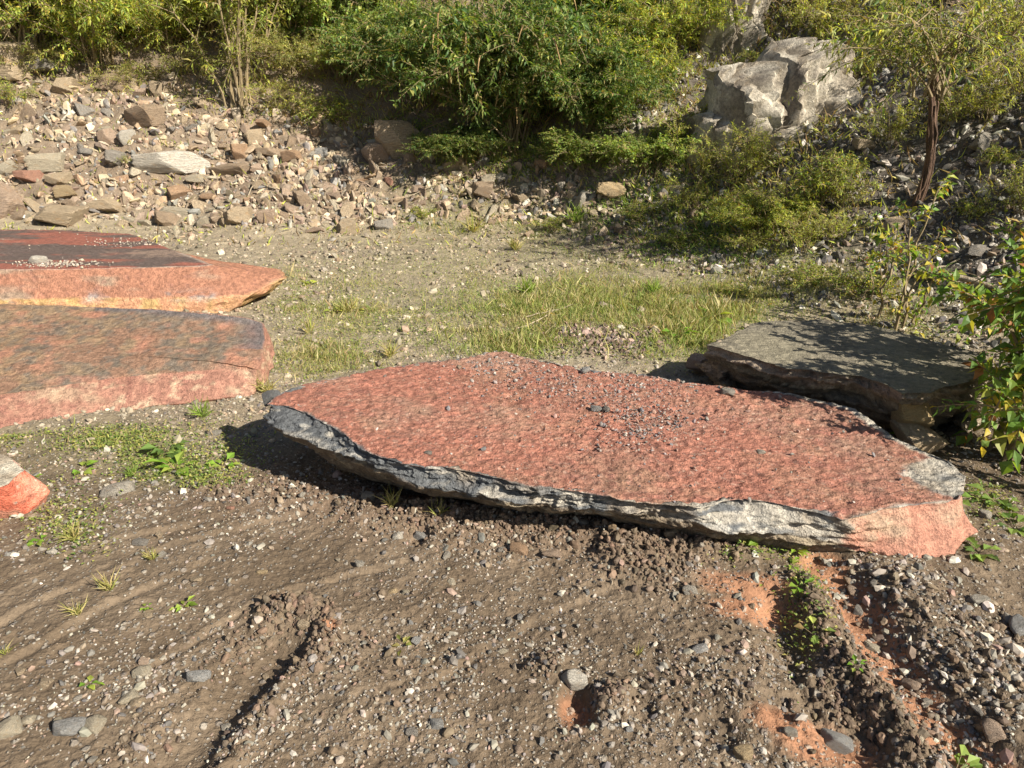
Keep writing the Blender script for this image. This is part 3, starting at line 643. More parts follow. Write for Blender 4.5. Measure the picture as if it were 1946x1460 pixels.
def col_l2(x, y, z, u, v):
    n = len(x); a = fbm(x * 2.2, y * 2.2, 33, 4); b = fbm(x * 10 + z * 5, y * 10, z * 10, 4); e = fbm(x * 26, y * 26, 5, 3)
    c = lerp(tile(K3(.24, .14, .092), n), tile(K3(.18, .142, .105), n), sstep(-.25, .35, .6 * a + .8 * b + .5 * e))
    c = lerp(c, tile(K3(.33, .205, .105), n), .4 * sstep(.0, .4, b + .35 * sstep(-2.2, -3.2, x) + .2 * (y - 4)))
    c = lerp(c, tile(K3(.12, .10, .085), n), .5 * sstep(.15, .45, e + .3 * a))
    c = lerp(c, tile(K3(.46, .20, .13), n), .5 * sstep(.2, .5, fbm(x * 7, y * 7, 50, 4)))
    c = lerp(c, tile(K3(.12, .11, .115), n), sstep(.86, .97, v + .03 * b) * (y > 4.05) * (x > -2.6) * (v < 1.1) * .8)
    pk = lerp(tile(K3(.31, .155, .11), n), tile(K3(.34, .22, .15), n), sstep(-.15, .35, b + .3 * a)); pk = lerp(pk, tile(K3(.27, .12, .09), n), .6 * sstep(.15, .45, e))
    pk = lerp(pk, tile(K3(.46, .34, .23), n), .6 * sstep(.2, .4, fbm(x * 16, y * 16, z * 30, 3)))
    c = lerp(c, pk, sstep(.985, 1.0, v + .015 * b))
    c = lerp(c, tile(K3(.50, .36, .22), n), sstep(-1.42, -1.36, x - .0 + .03 * b) * sstep(1.0, 1.1, v) * .7)
    return c
def rough2(x, y): return .012 * fbm(x * 6, y * 6, 21, 4) + .004 * fbm(x * 30, y * 40, 4, 2)
o, pl2 = slab('rust_slab', [O1, O2, O3], [30, 8], 900, M_SLAB, col_l2, rings=120, topnoise=rough2, side_amp=.03, seed=2, lay=lambda x, y, v: .12)
tag(o, 'mottled rust brown slab with pink front face, nearer of the two slabs at left', 'rock slab')

# --- left rear slab
O1 = [P(408, 504, .31), P(300, 507, .31), P(200, 510, .31), P(100, 512, .31), P(0, 513, .31), P(-200, 516, .31), P(-450, 520, .31), P(-560, 480, .32), P(-450, 436, .33), P(-200, 436, .33), P(0, 437, .33), P(120, 437, .33), P(250, 445, .33), P(285, 458, .33), P(330, 475, .325), P(375, 492, .32), P(400, 501, .31)]
O2 = [P(475, 562, .13), P(400, 569, .12), P(300, 568, .12), P(200, 567, .12), P(100, 569, .12), P(0, 571, .12), P(-200, 573, .12), P(-450, 576, .12)]
c_ = Vector((-3.4, 6.1, 0)); tl = [off_out(p, c_, .03, -.15) for p in O1[7:14]]; O2 = O2[:7] + tl + [P(420, 503, .24), P(538, 512, .22), P(548, 528, .19)]
O2[0] = P(478, 562, .13); O2 = O2[:7] + tl[:7] + O2[-3:]
O3 = [P(440, 597, 0.0), P(390, 600, .0), P(300, 602, .0), P(200, 602, .0), P(100, 603, .0), P(0, 604, .0), P(-200, 606, .0)] + [off_out(p, c_, -.02, -.2) for p in tl] + [P(470, 540, .04), P(528, 540, .06), P(530, 549, .09)]
O1s = O1
def col_l1(x, y, z, u, v):
    n = len(x); a = fbm(x * 1.6, y * 5, 44, 4); b = fbm(x * 9, y * 14, 4, 4); e = fbm(x * 24, y * 30, z * 20, 3)
    c = lerp(tile(K3(.27, .10, .072), n), tile(K3(.115, .085, .075), n), sstep(-.15, .25, fbm(x * 1.3, y * 9, 41, 4) + .3 * b))
    c = lerp(c, tile(K3(.34, .24, .18), n), .45 * sstep(.35, .55, fbm(x * 1.3, y * 4, 60, 3) + .35 * e))
    B = lerp(tile(K3(.34, .16, .10), n), tile(K3(.29, .205, .145), n), sstep(-.1, .35, fbm(x * 3, y * 3, z * 12 + 4, 4) - .12 * (x + 3.4)))
    B = lerp(B, tile(K3(.25, .12, .09), n), .5 * sstep(.25, .5, e))
    Cc = lerp(tile(K3(.46, .30, .13), n), tile(K3(.50, .26, .15), n), sstep(-.2, .3, b)); Cc = lerp(Cc, tile(K3(.18, .13, .09), n), sstep(.2, .45, fbm(x * 3, y * 3, z * 60, 3)) * .6)
    pxa = np.maximum(np.exp(-((x - P(368, 566, .12).x) / .22) ** 2), np.maximum(.9 * np.exp(-((x - P(190, 566, .12).x) / .12) ** 2), .9 * np.exp(-((x - P(20, 570, .12).x) / .12) ** 2)))
    wp = .8 * sstep(.7, .95, pxa + 1.1 * fbm(x * 9, y * 9, z * 25, 4, .6)) * (.4 + .6 * sstep(-.1, .2, e)) * np.exp(-((v - 2.0) / .22) ** 2); Cc = lerp(Cc, tile(K3(.44, .40, .34), n), wp); B = lerp(B, tile(K3(.20, .21, .22), n), wp)
    c = lerp(c, tile(K3(.45, .36, .29), n), .6 * sstep(.97, .998, v + .01 * b) * (y < 6)); c = lerp(c, B, sstep(1.0, 1.015, v)); c = lerp(c, Cc, sstep(1.93, 2.02, v + .05 * b)); return c
o, pl1 = slab('layered_slab', [O1, O2, O3, [off_out(p, c_, -.25, -.02) for p in O3]], [26, 12, 4], 900, M_SLAB, col_l1, rings=90, topnoise=lambda x, y: .01 * fbm(x * 4, y * 8, 3, 4), side_amp=.018, seed=4, lay=lambda x, y, v: .1 + .9 * sstep(1.9, 2.1, v))
tag(o, 'dark red slab with orange stepped edge, the farther of the two slabs at left', 'rock slab')

# --- grey slab on the right
ft = [((1345, 655), (1318, 690, .10)), ((1380, 667), (1345, 712, .0)), ((1430, 682), (1400, 738, 0)), ((1500, 700), (1470, 760, 0)), ((1560, 708), (1540, 782, 0)), ((1640, 716), (1610, 800, 0)), ((1690, 733), (1672, 818, 0)), ((1718, 750), (1725, 822, 0)), ((1745, 748), (1760, 818, 0)), ((1790, 742), (1800, 815, 0)), ((1828, 736), (1845, 800, 0))]
O1 = [P(a, b, .33) for (a, b), q in ft]; O2 = [P(*q) for a, q in ft]
bk = [(1860, 715), (1895, 690), (1850, 668), (1770, 645), (1700, 626), (1640, 616), (1560, 607), (1480, 608), (1432, 613), (1382, 640)]
c_ = Vector((1.85, 3.7, 0)); b1 = [P(a, b, .33 + .02 * (b < 640)) for a, b in bk]; O1 += b1; O2 += [off_out(p, c_, .03, -.3) for p in b1]
Oe = [off_out(p, c_, .015, -.045) for p in O1]
O3 = [off_out(p, c_, -.1, -.08) for p in O2]
def col_r(x, y, z, u, v):
    n = len(x); a = fbm(x * 3, y * 3, 84, 4); b = fbm(x * 12, y * 20, 4 + z * 20, 4); e = fbm(x * 30, y * 60, 8, 3)
    c = lerp(tile(K3(.22, .195, .14), n), tile(K3(.16, .142, .108), n), sstep(-.2, .3, a + .4 * b)); c = lerp(c, tile(K3(.36, .31, .22), n), .5 * sstep(.2, .5, e + .4 * a))
    s_ = lerp(tile(K3(.20, .16, .12), n), tile(K3(.30, .24, .17), n), sstep(-.2, .3, fbm(x * 3, y * 3, z * 50, 4))); s_ = lerp(s_, tile(K3(.44, .33, .24), n), sstep(1.35, 1.1, x) * .5)
    c = lerp(c, s_, sstep(1.0, 1.2, v + .1 * b)); return c
o, plr = slab('grey_slab', [O1, Oe, O2, O3], [10, 24, 6], 700, M_SLAB, col_r, rings=90, topnoise=lambda x, y: .006 * fbm(x * 14, y * 30, 3, 4) + .008 * fbm(x * 4, y * 4, 8, 2), side_amp=.035, seed=6, jag=.02)
tag(o, 'flat grey slab with dark undercut front behind the right end of the red slab', 'rock slab')

# --- red and white corner rock at the left edge
O1 = [P(-250, 905, .17), P(-150, 868, .18), P(-60, 856, .18), P(-10, 858, .18), P(25, 874, .17), P(48, 893, .165), P(18, 920, .165), P(-20, 938, .165), P(-150, 962, .16)]
O2 = [P(-280, 965, .03), P(-170, 878, .06), P(-50, 862, .08), P(12, 866, .09), P(64, 897, .08), P(104, 932, .05), P(62, 971, .0), P(0, 986, -.01), P(-150, 1002, -.01)]
c_ = Vector((-2.3, 2.7, 0)); O3 = [off_out(p, c_, -.04, -.06) for p in O2]
def col_c(x, y, z, u, v):
    n = len(x); b = fbm(x * 12, y * 12, z * 12, 4)
    w_ = lerp(tile(K3(.50, .45, .36), n), tile(K3(.33, .27, .2), n), sstep(-.1, .35, b)); r_ = lerp(tile(K3(.62, .165, .10), n), tile(K3(.55, .25, .17), n), sstep(-.1, .4, b)); r_ = lerp(r_, tile(K3(.6, .5, .4), n), sstep(.35, .5, fbm(x * 25, y * 25, z * 25, 3)))
    return lerp(w_, r_, sstep(.99, 1.02, v + .02 * b) * (y < P(25, 874, .17).y + .03))
o, _ = slab('red_boulder', [O1, O2, O3], [30, 6], 400, M_SLAB, col_c, rings=40, topnoise=lambda x, y: .01 * fbm(x * 10, y * 10, 3, 4), side_amp=.015, seed=8, lay=lambda x, y, v: .1)
tag(o, 'bright red rock with whitish top cut off by the left edge', 'boulder')

# small blocks wedged under the grey slab
for (px, py, wpx, hh, z0, tint, lab) in [(1733, 776, 62, .9, .20, 'ochre', 'sunlit ochre block wedged under the front corner of the grey slab'), (1745, 830, 84, .5, .09, 'tan', 'rounded tan rock on the ground beneath the ochre block'),
                                       (1330, 690, 44, .8, .06, 'pinkish', 'pinkish rock at the left end of the grey slab'), (512, 752, 34, .6, .13, 'dark grey', 'dark grey chip leaning on the left tip of the red slab')]:
    p = P(px, py, z0); s_ = pxm(p) * wpx / 2
    o = link('rock', ROCKM[(px // 7) % len(ROCKM)]); o.location = p if px != 512 else P(516, 752, zt(-1) - .02) ; o.scale = (s_, s_ * .9, s_ * hh); o.rotation_euler = (.1, .2, px * .01); o.color = (*TINTS[tint], 1)
    tag(o, lab, 'rock', 'rocks wedged around the slabs')

# pale outcrops on the hillside
def outcrop(px, py, wpx, hpx, shards, lab, seed):
    g_ = G(px, py); m_ = pxm(g_); Vs, Ts, Cs, n0 = [], [], [], 0
    for k, (ox, oy, oz, sx, sy, sz, lean, spin) in enumerate(shards):
        V, T = rock(seed + k, 5, planes=[(.50, -.80, .30, .62), (-.85, -.50, .05, .55), (-.30, -.40, .86, .80), (.75, .1, .65, .78), (.1, .3, 1, .95), (-1, .2, .2, .9), (1, .1, 0, .92), (0, 1, 0, 1), (0, 0, -1, 1), (.05, -.97, -.1, .74)], k=160, rough=.03, dims=(sx, sy, sz))
        c, s_ = math.cos(R(lean)), math.sin(R(lean)); V = np.stack([V[:, 0] * c + V[:, 2] * s_, V[:, 1], -V[:, 0] * s_ + V[:, 2] * c], 1)
        c, s_ = math.cos(R(spin)), math.sin(R(spin)); V = np.stack([V[:, 0] * c - V[:, 1] * s_, V[:, 0] * s_ + V[:, 1] * c, V[:, 2]], 1)
        V = (V + np.array([ox, oy, oz])) * np.array([wpx * m_ / 2, wpx * m_ / 2 * .7, hpx * m_ / 2]); Vs.append(V); Ts.append(T + n0); n0 += len(V)
    V = np.concatenate(Vs); T = np.concatenate(Ts); x, y, z = V.T; n = len(x); s_ = fbm(x * 9, y * 9, z * 1.4, 4); e = fbm(x * 7, y * 7, z * 7, 4); b = fbm(x * 2, y * 2, z * 2, 4)
    lg = ledge(fbm(x * 5 + seed, y * 5, z * 1.2, 3, .55) * 5); V = V + np.array([[.7, -.8, .25]]) * (.045 * lg + .022 * ledge(fbm(x * 13, y * 13, z * 4 + 3, 3, .6) * 5) + .02 * e - .05 * sstep(.07, 0, np.abs(fbm(x * 3.5, y * 3.5, z * 1.6 + 9, 3))))[:, None]
    c = lerp(tile(K3(.46, .41, .33), n), tile(K3(.24, .20, .15), n), sstep(-.2, .25, s_)); c = lerp(c, tile(K3(.17, .14, .105), n), sstep(.1, .4, e + .4 * b) * .8); c = lerp(c, tile(K3(.12, .10, .085), n), .7 * sstep(.05, .0, np.abs(fbm(x * 4, y * 4, z * 1.2 + 5, 4))))
    o = mk('rock_outcrop', V, T, M_SLAB, c, smooth=True); o.data.set_sharp_from_angle(angle=R(34)); o.location = g_ + Vector((0, -.42, .12))
    return tag(o, lab, 'rock outcrop')
outcrop(1466, 240, 250, 235, [(.16, .1, -.05, .72, .8, 1.05, 6, -4), (-.34, .12, -.18, .72, .8, .92, -5, 4), (-.62, .2, -.55, .55, .7, .66, -8, 8), (.48, -.02, -.38, .50, .7, .86, 16, -6), (.02, -.16, -.55, .70, .7, .60, 2, -2), (.42, .3, .12, .50, .6, .80, 12, 6)],
        'pale jagged rock outcrop on the hillside, sunlit on its right flank', 31)
outcrop(1392, 45, 120, 260, [(0, .1, .1, .55, .7, 1.1, 10, 0), (.5, .1, -.1, .45, .6, .95, 16, -15), (-.5, .2, -.3, .5, .6, .9, -4, 20), (.1, -.2, -.6, .5, .5, .6, 4, 5)], 'upper pale cliff piece cut by the top edge, behind shrubs', 47)

# ------------------------------------------------------------------ gravel (nobody could count it)
def scatter_stones(name, xs, ys, zs, size, cols, level=1, sink=.25, seed=0, flat=(.45, .9), rotn=.5, rough=0):
    r_ = np.random.RandomState(seed); n = len(xs); base = [rock(300 + k, level, npl=6, rough=rough, k=80, nf=4)[0] for k in range(10)]; T0 = ICO[level][1]; nv = len(base[0])
    B = np.stack(base)[r_.randint(0, 10, n)]
    sc_ = np.stack([size * r_.uniform(.9, 1.3, n), size * r_.uniform(.6, 1, n), size * r_.uniform(*flat, n)], 1)
    B = B * sc_[:, None]
    az = r_.uniform(0, 6.283, n); ax = r_.randn(n) * rotn; ay = r_.randn(n) * rotn
    def rot(Vv, a, i, j): c, s = np.cos(a)[:, None], np.sin(a)[:, None]; A, Bb = Vv[..., i].copy(), Vv[..., j].copy(); Vv[..., i] = c * A - s * Bb; Vv[..., j] = s * A + c * Bb
    rot(B, ax, 1, 2); rot(B, ay, 0, 2); rot(B, az, 0, 1)
    B = B + np.stack([xs, ys, zs + sc_[:, 2] * (.6 - sink)], 1)[:, None]
    T = (np.arange(n)[:, None, None] * nv + T0[None]).reshape(-1, 3)
    o = mk(name, B.reshape(-1, 3), T, M_GRAVEL, np.repeat(cols, nv, 0)); return o
GREYS = [(.27, .24, .20), (.20, .18, .155), (.34, .30, .245), (.46, .42, .36), (.25, .19, .14), (.28, .19, .15), (.13, .12, .11)]
GW = [5, 5, 4, 1.0, 3, .6, 3]
r1 = np.random.RandomState(21)
def polar(n, r0, r1_, a=42):
    r = np.exp(r1.uniform(math.log(r0), math.log(r1_), n)); t = R(90) - np.radians(r1.uniform(-a, a, n)); return r * np.cos(t), r * np.sin(t)
def inside_any(x, y):  # keep the ground under the slabs' footprints clear enough
    return np.zeros(len(x), bool)
# near field
x, y = polar(64000, 1.0, 4.6); s = Hc(x, y)[1]
dens = np.clip(.55 + .85 * fbm(x * 1.8, y * 1.8, 40, 3) + .7 * fbm(x * 6, y * 6, 41, 2), .05, 1)
d, sd, pr = segdist(x, y, CH1); dens *= np.where(d < .09, .06, 1)
d, sd, pr = segdist(x, y, CH3); dens *= np.where(d < .07, .10, 1)
d, sd, pr = segdist(x, y, GM3); dens = np.maximum(dens, np.exp(-(d / .22) ** 2) * 1.5)
d, sd, pr = segdist(x, y, PXY([(480, 1400), (560, 1320), (620, 1270)])); dens = np.maximum(dens, 1.2 * np.exp(-(d / .09) ** 2))
for p, rx, ry in CLAY: dens *= 1 - .8 * inblob(x, y, p, rx * .9, ry * .9)
c1 = P(330, 1120); dens *= 1 - .55 * np.exp(-(((x - c1.x) / .55) ** 2 + ((y - c1.y) / .25) ** 2))
c1 = P(1150, 1130); dens *= 1 - .35 * np.exp(-(((x - c1.x) / .5) ** 2 + ((y - c1.y) / .12) ** 2))
k = (r1.rand(len(x)) < dens) & (s < .3); x, y = x[k], y[k]
size = .0021 * np.exp(r1.randn(len(x)) * .62) * (1 + .25 * np.hypot(x, y)); size = np.clip(size, .002, .019)
size *= np.where(segdist(x, y, GM3)[0] < .3, 1.35, 1)
tag(scatter_stones('gravel', x, y, H(x, y), size, pick(r1, len(x), GREYS, GW), level=1, seed=1, sink=.45), 'grey and cream gravel strewn over the mud', 'gravel', kind='stuff')
# crumbled clods of mud pushed up by wheels
cx_, cy_, cs_ = [], [], []
def along(pl, n, wd, sz):
    p = np.array(pl); sg = np.linalg.norm(np.diff(p, axis=0), axis=1); cu = np.concatenate([[0], np.cumsum(sg)]); u = r1.uniform(0, cu[-1], n)
    cx_.append(np.interp(u, cu, p[:, 0]) + r1.randn(n) * wd); cy_.append(np.interp(u, cu, p[:, 1]) + r1.randn(n) * wd); cs_.append(sz * np.exp(r1.randn(n) * .5))
along(BRM, 4200, .075, .0042); along(SB, 2200, .06, .0045); along(RG1, 900, .03, .0045); along(RG2, 500, .04, .004); along(CL1, 400, .035, .0055); along(RG3, 800, .045, .0045); along(GM3, 500, .12, .007); along(CH4, 120, .09, .006)
for p, r_, h_ in LUMPS: c = P(*p); n_ = int(60 + 260 * min(r_, .12) / .12); cx_.append(c.x + r1.randn(n_) * r_ * .6); cy_.append(c.y + r1.randn(n_) * r_ * .6); cs_.append(.0048 * np.exp(r1.randn(n_) * .5))
x = np.concatenate(cx_); y = np.concatenate(cy_); cs = np.clip(np.concatenate(cs_), .002, .016)
x = x + .0 * y; keep = r1.rand(len(x)) < np.clip(.7 + 1.2 * vn(x * 5, y * 5, 31), .1, 1); x, y, cs = x[keep], y[keep], cs[keep]
tag(scatter_stones('mud_clods', x, y, H(x, y), cs, pick(r1, len(x), [(.15, .108, .074), (.135, .10, .07), (.17, .115, .078), (.11, .083, .06)], [4, 3, 2, 1], .12), level=2, seed=12, rotn=.8, sink=.25, flat=(.6, 1), rough=.28), 'crumbled brown mud clods along the slab and the wheel tracks', 'mud clods', kind='stuff')
# middle flat
x, y = polar(60000, 3.4, 10.5, 44); s = Hc(x, y)[1]
dens = np.clip(.5 + 1.0 * fbm(x * 1.1, y * 1.1, 44, 3), .1, 1) * sstep(3.3, 4.4, y + .6); k = (r1.rand(len(x)) < dens) & (s < .4); x, y = x[k], y[k]
size = np.clip(.0062 * np.exp(r1.randn(len(x)) * .6) * (np.hypot(x, y) / 5), .004, .04)
tag(scatter_stones('gravel', x, y, H(x, y), size, pick(r1, len(x), [(.34, .285, .21), (.26, .215, .155), (.46, .40, .32), (.17, .14, .105), (.30, .22, .15)], [4, 5, 1.2, 6, 2]), level=1, seed=2), 'pale gravel covering the flat behind the slabs', 'gravel', kind='stuff')
# rubble between the rocks on the slope
def px_scatter(n, x0, x1_, y0, y1): return r1.uniform(x0, x1_, n), r1.uniform(y0, y1, n)
px, py = px_scatter(26000, -120, 1320, 90, 460); k = py > top_of_rubble(np.clip(px, 0, 1946)) - 25; px, py = px[k], py[k]; x, y = cast(px, py); s = Hc(x, y)[1]
k = s > -.1; x, y = x[k], y[k]; kk = r1.rand(len(x)) < np.clip(.6 + .9 * fbm(x * 1.4, y * 1.4, 70, 3), .15, 1); x, y = x[kk], y[kk]
size = np.clip(.019 * np.exp(r1.randn(len(x)) * .6), .008, .09)
tag(scatter_stones('rubble', x, y, H(x, y), size, pick(r1, len(x), [(.28, .22, .16), (.22, .17, .125), (.37, .30, .225), (.26, .185, .145), (.18, .165, .15), (.46, .42, .35)], [5, 5, 3, 2, 3, 1]), level=1, seed=3, rotn=1.0, sink=.2, flat=(.15, .55)), 'fine tan rubble filling the gaps of the left slope', 'rubble', kind='stuff')
x2, y2 = x[::6], y[::6]; s2 = np.clip(.042 * np.exp(r1.randn(len(x2)) * .35), .02, .09)
tag(scatter_stones('rubble', x2, y2, H(x2, y2), s2, pick(r1, len(x2), [(.38, .30, .20), (.30, .22, .145), (.48, .40, .29), (.35, .245, .165), (.27, .25, .22)], [5, 4, 3, 2, 1.5]), level=2, seed=33, rotn=.9, sink=.1, flat=(.13, .5)), 'coarser tan rubble chips between the rocks of the left slope', 'rubble', kind='stuff')
# dark scree on the right slope
px, py = px_scatter(30000, 1180, 2150, -60, 800); x, y = cast(px, py); s = Hc(x, y)[1]; k = (s > -.5) & ((s > .2) | (px > 1250)); x, y = x[k], y[k]
kk = r1.rand(len(x)) < np.clip(.6 + .7 * fbm(x * 1.6, y * 1.6, 74, 3), .2, 1); x, y = x[kk], y[kk]
size = np.clip(.017 * np.exp(r1.randn(len(x)) * .6) * np.clip(np.hypot(x, y) / 8, .4, 1.4), .004, .06)
tag(scatter_stones('scree', x, y, H(x, y), size, pick(r1, len(x), [(.22, .20, .17), (.34, .31, .26), (.11, .10, .095), (.24, .18, .135), (.48, .44, .38)], [4, 3, 4, 2, 1.6]), level=1, seed=4, rotn=.9, sink=.2, flat=(.25, .6)), 'dark flaky scree covering the right hillside', 'scree', kind='stuff')
# grit lying on the slabs
px = np.concatenate([r1.normal(1080, 110, 900), r1.normal(1230, 55, 900), r1.normal(960, 50, 260), r1.uniform(520, 1750, 450), r1.normal(1230, 90, 500)])
py = np.concatenate([r1.normal(728, 22, 900), r1.normal(805, 28, 900), r1.normal(690, 9, 260), r1.uniform(700, 960, 450), r1.normal(730, 18, 500)])
pts = [PZ(a, b) for a, b in zip(px, py)]; xs = np.array([p.x for p in pts]); ys = np.array([p.y for p in pts])
def inpoly(x, y, poly):
    r_ = np.zeros(len(x), bool); j = len(poly) - 1
    for i in range(len(poly)):
        xi, yi = poly[i]; xj, yj = poly[j]; c = ((yi > y) != (yj > y)) & (x < (xj - xi) * (y - yi) / (yj - yi + 1e-12) + xi); r_ ^= c; j = i
    return r_
poly = [(PZ(*a).x, PZ(*a).y) for a, b, dz in front] + [(PZ(*a).x, PZ(*a).y) for a in back]
k = inpoly(xs, ys, poly); xs, ys = xs[k], ys[k]
size = np.clip(.0030 * np.exp(r1.randn(len(xs)) * .6), .0014, .012)
tag(scatter_stones('grit', xs, ys, main_z(xs, ys) + .002, size, pick(r1, len(xs), [(.25, .22, .20), (.15, .14, .14), (.36, .31, .27), (.30, .19, .15)], [4, 4, 1.5, 3]), level=1, seed=5, sink=.1), 'loose grey grit lying on the big red slab', 'grit', kind='stuff')
px = np.concatenate([r1.normal(110, 40, 320), r1.normal(240, 40, 120), r1.uniform(-100, 300, 20)]); py = np.concatenate([r1.normal(501, 3, 320), r1.normal(463, 4, 120), r1.uniform(445, 475, 20)])
q = [P(a, b, .32) for a, b in zip(px, py)]; xs = np.array([p.x for p in q]); ys = np.array([p.y for p in q])
k = inpoly(xs, ys, [(p.x, p.y) for p in O1s]); xs, ys = xs[k], ys[k]
tag(scatter_stones('grit', xs, ys, pl1[0] * xs + pl1[1] * ys + pl1[2] + .004, np.clip(.0055 * np.exp(r1.randn(len(xs)) * .4), .003, .012), pick(r1, len(xs), [(.38, .32, .25), (.44, .38, .3), (.26, .22, .19)], [3, 2, 3]), level=1, seed=6, sink=.1), 'pale grit in strips on the rear left slab', 'grit', kind='stuff')
for (a, b, wpx, tint, lab, zf) in [(1132, 778, 20, 'blue grey', 'left of the two dark pebbles on the red slab', None), (1152, 781, 20, 'dark grey', 'right of the two dark pebbles on the red slab', None), (872, 699, 12, 'pinkish', 'lone pinkish pebble near the back edge of the red slab', None),
                                   (1446, 860, 14, 'pale grey', 'pale chip on the right half of the red slab', None), (1110, 708, 22, 'blue grey', 'grey-blue flat stone by the back edge of the red slab', None), (815, 862, 16, 'dark grey', 'dark chip near the front edge of the red slab', None), (70, 496, 26, 'white', 'white stone resting on the rear left slab', 1), (1385, 750, 26, 'grey', 'grey flake near the back edge at right of the red slab', None)]:
    p = PZ(a, b) if zf is None else P(a, b, .325); s_ = pxm(p) * wpx / 2; z_ = (main_z(p.x, p.y) if zf is None else pl1[0] * p.x + pl1[1] * p.y + pl1[2])
    o = put_rock('pebble', (p.x, p.y, z_), (s_ * 1.1, s_ * .8, s_ * .5), (.1, .1, a * .1), tint, sink=-.2); tag(o, lab, 'stone', 'stones lying on the slabs')

# ------------------------------------------------------------------ plants
YG = [(.46, .50, .09), (.36, .42, .08), (.26, .34, .07), (.55, .46, .10), (.36, .24, .09)]
GR = [(.17, .26, .06), (.12, .19, .05), (.24, .33, .08), (.38, .44, .11), (.28, .19, .08)]
DG = [(.09, .15, .04), (.13, .21, .055), (.21, .29, .08), (.07, .13, .04), (.30, .24, .09)]
OLV = [(.38, .40, .12), (.30, .33, .11), (.46, .42, .13), (.22, .25, .09), (.40, .29, .12)]
def unit(a): return a / (np.linalg.norm(a, axis=-1, keepdims=True) + 1e-9)
def bush_mesh(seed, h, rad, nst, nsh, ll, lw, pal, wts, droop=.35, gap=.030, upright=.5, shoot=(.22, .55), bare=.15, trunk=None):
    r_ = np.random.RandomState(seed); st = []; LS_ = []; LB = []; LD = []; LU = []; tips = []
    for i in range(nst):
        az = r_.uniform(0, 6.283); rr_ = rad * r_.uniform(.15, 1) ** .7; hh = h * r_.uniform(.55, 1) * (1 - .35 * (rr_ / rad) ** 2)
        t = np.linspace(0, 1, 9); b0 = np.array([r_.randn() * .08, r_.randn() * .08, 0]) if trunk is None else np.array(trunk)
        e = np.array([math.cos(az) * rr_, math.sin(az) * rr_, 0]); prof = np.sin(t * math.pi * (.5 + .18 * r_.rand() * (1 - upright) * 2))
        pts = b0 + e[None] * (t ** (1.3))[:, None] + np.array([0, 0, 1])[None] * (hh * prof)[:, None] + np.cumsum(r_.randn(9, 3) * .018, 0) * np.array([[1, 1, .5]])
        st.append((pts, .011 if trunk is None else .014, .003, 5))
        for k in range(nsh):
            tt = r_.uniform(bare, 1) ** .8; f = tt * 8; a = int(min(f, 7)); p0 = pts[a] + (pts[a + 1] - pts[a]) * (f - a)
            dd = unit(unit(e + 1e-6) * r_.uniform(.1, 1) + r_.randn(3) * .65 + np.array([0, 0, .45 * upright + .15])); Ls = r_.uniform(*shoot)
            m = 5; q = np.linspace(0, 1, m); sp = p0 + dd[None] * (Ls * q)[:, None] + np.array([0, 0, -1])[None] * (droop * Ls * q ** 2)[:, None]
            st.append((sp, .0045, .0015, 3)); tips.append((sp[-1], unit(sp[-1] - sp[-2])))
            if r_.rand() < .10: continue
            nl = max(3, int(Ls / gap)); tq = np.linspace(.12, 1, nl); P_ = p0 + dd * (Ls * tq)[:, None] + np.array([0, 0, -1]) * (droop * Ls * tq ** 2)[:, None]
            tg = unit(dd[None] - np.array([[0, 0, 2 * droop]]) * tq[:, None]); sd = unit(np.cross(tg, r_.randn(3)[None])); up = np.cross(sd, tg)
            lsz = math.exp(r_.randn() * .28)
            for sgn in (1, -1):
                alt = np.where(np.arange(nl) % 2 == 0, 1, 0)[:, None]; lat = sgn * (sd * alt + up * (1 - alt))
                LS_.append(np.full(nl, lsz)); LB.append(P_); LD.append(unit(lat * .9 + tg * .6 + np.array([[0, 0, -.1]]) + r_.randn(nl, 3) * .4)); LU.append(unit(tg * -.3 + np.array([[0, 0, 1.0]]) + r_.randn(nl, 3) * .35))
    LB, LD, LU, LS_ = map(np.concatenate, (LB, LD, LU, LS_)); n = len(LB)
    tone = fbm(LB[:, 0] * 2.2 + seed, LB[:, 1] * 2.2, LB[:, 2] * 2.2, 2)
    c = pick(r_, n, pal, wts, .16) * (1 + .6 * tone)[:, None]
    V, T, Cc = leaves(LB, LD, LU, ll * LS_ * np.exp(r_.randn(n) * .2), lw * LS_ * np.exp(r_.randn(n) * .2), c)
    lm = mk('foliage', V, T, M_LEAF, np.clip(Cc, .008, .8), mesh_only=True)
    sv, stt = tubes(st); sm = mk('stems', sv, stt, M_STEM, mesh_only=True)
    return lm, sm, tips, h, rad
def place_bush(B, p, scale, rz, label, cat_='shrub', group='shrubs on the hillside', name='shrub', tilt=0):
    e = link(name, None); e.location = p; e.rotation_euler = (tilt, 0, rz); e.scale = (scale,) * 3 if isinstance(scale, (int, float)) else scale
    tag(e, label, cat_, group); link('foliage', B[0], e); link('stems', B[1], e); return e
W5 = [4, 4, 3, 2, 1]
B_yel = bush_mesh(1, 1.5, 1.1, 26, 28, .054, .0085, YG + GR[:2], [3, 4, 4, 2, .8, 2, 1], gap=.026, droop=.15, shoot=(.15, .42))
B_grn = bush_mesh(2, 1.6, 1.2, 28, 30, .056, .009, GR + OLV[:2], [4, 4, 3, 2, 1, 2, 2], gap=.026, droop=.18, shoot=(.15, .42))
B_grn2 = bush_mesh(3, 1.4, 1.1, 26, 25, .046, .0125, GR + OLV[:1] + YG[2:3], [3, 3, 4, 2, 1, 2, 2], gap=.026, droop=.15, shoot=(.15, .4))
B_drk = bush_mesh(4, 1.9, 1.5, 42, 38, .062, .010, DG + OLV[:2], [4, 4, 3, 3, 1.5, 1.5, 1.5], droop=.2, gap=.026, shoot=(.18, .5))
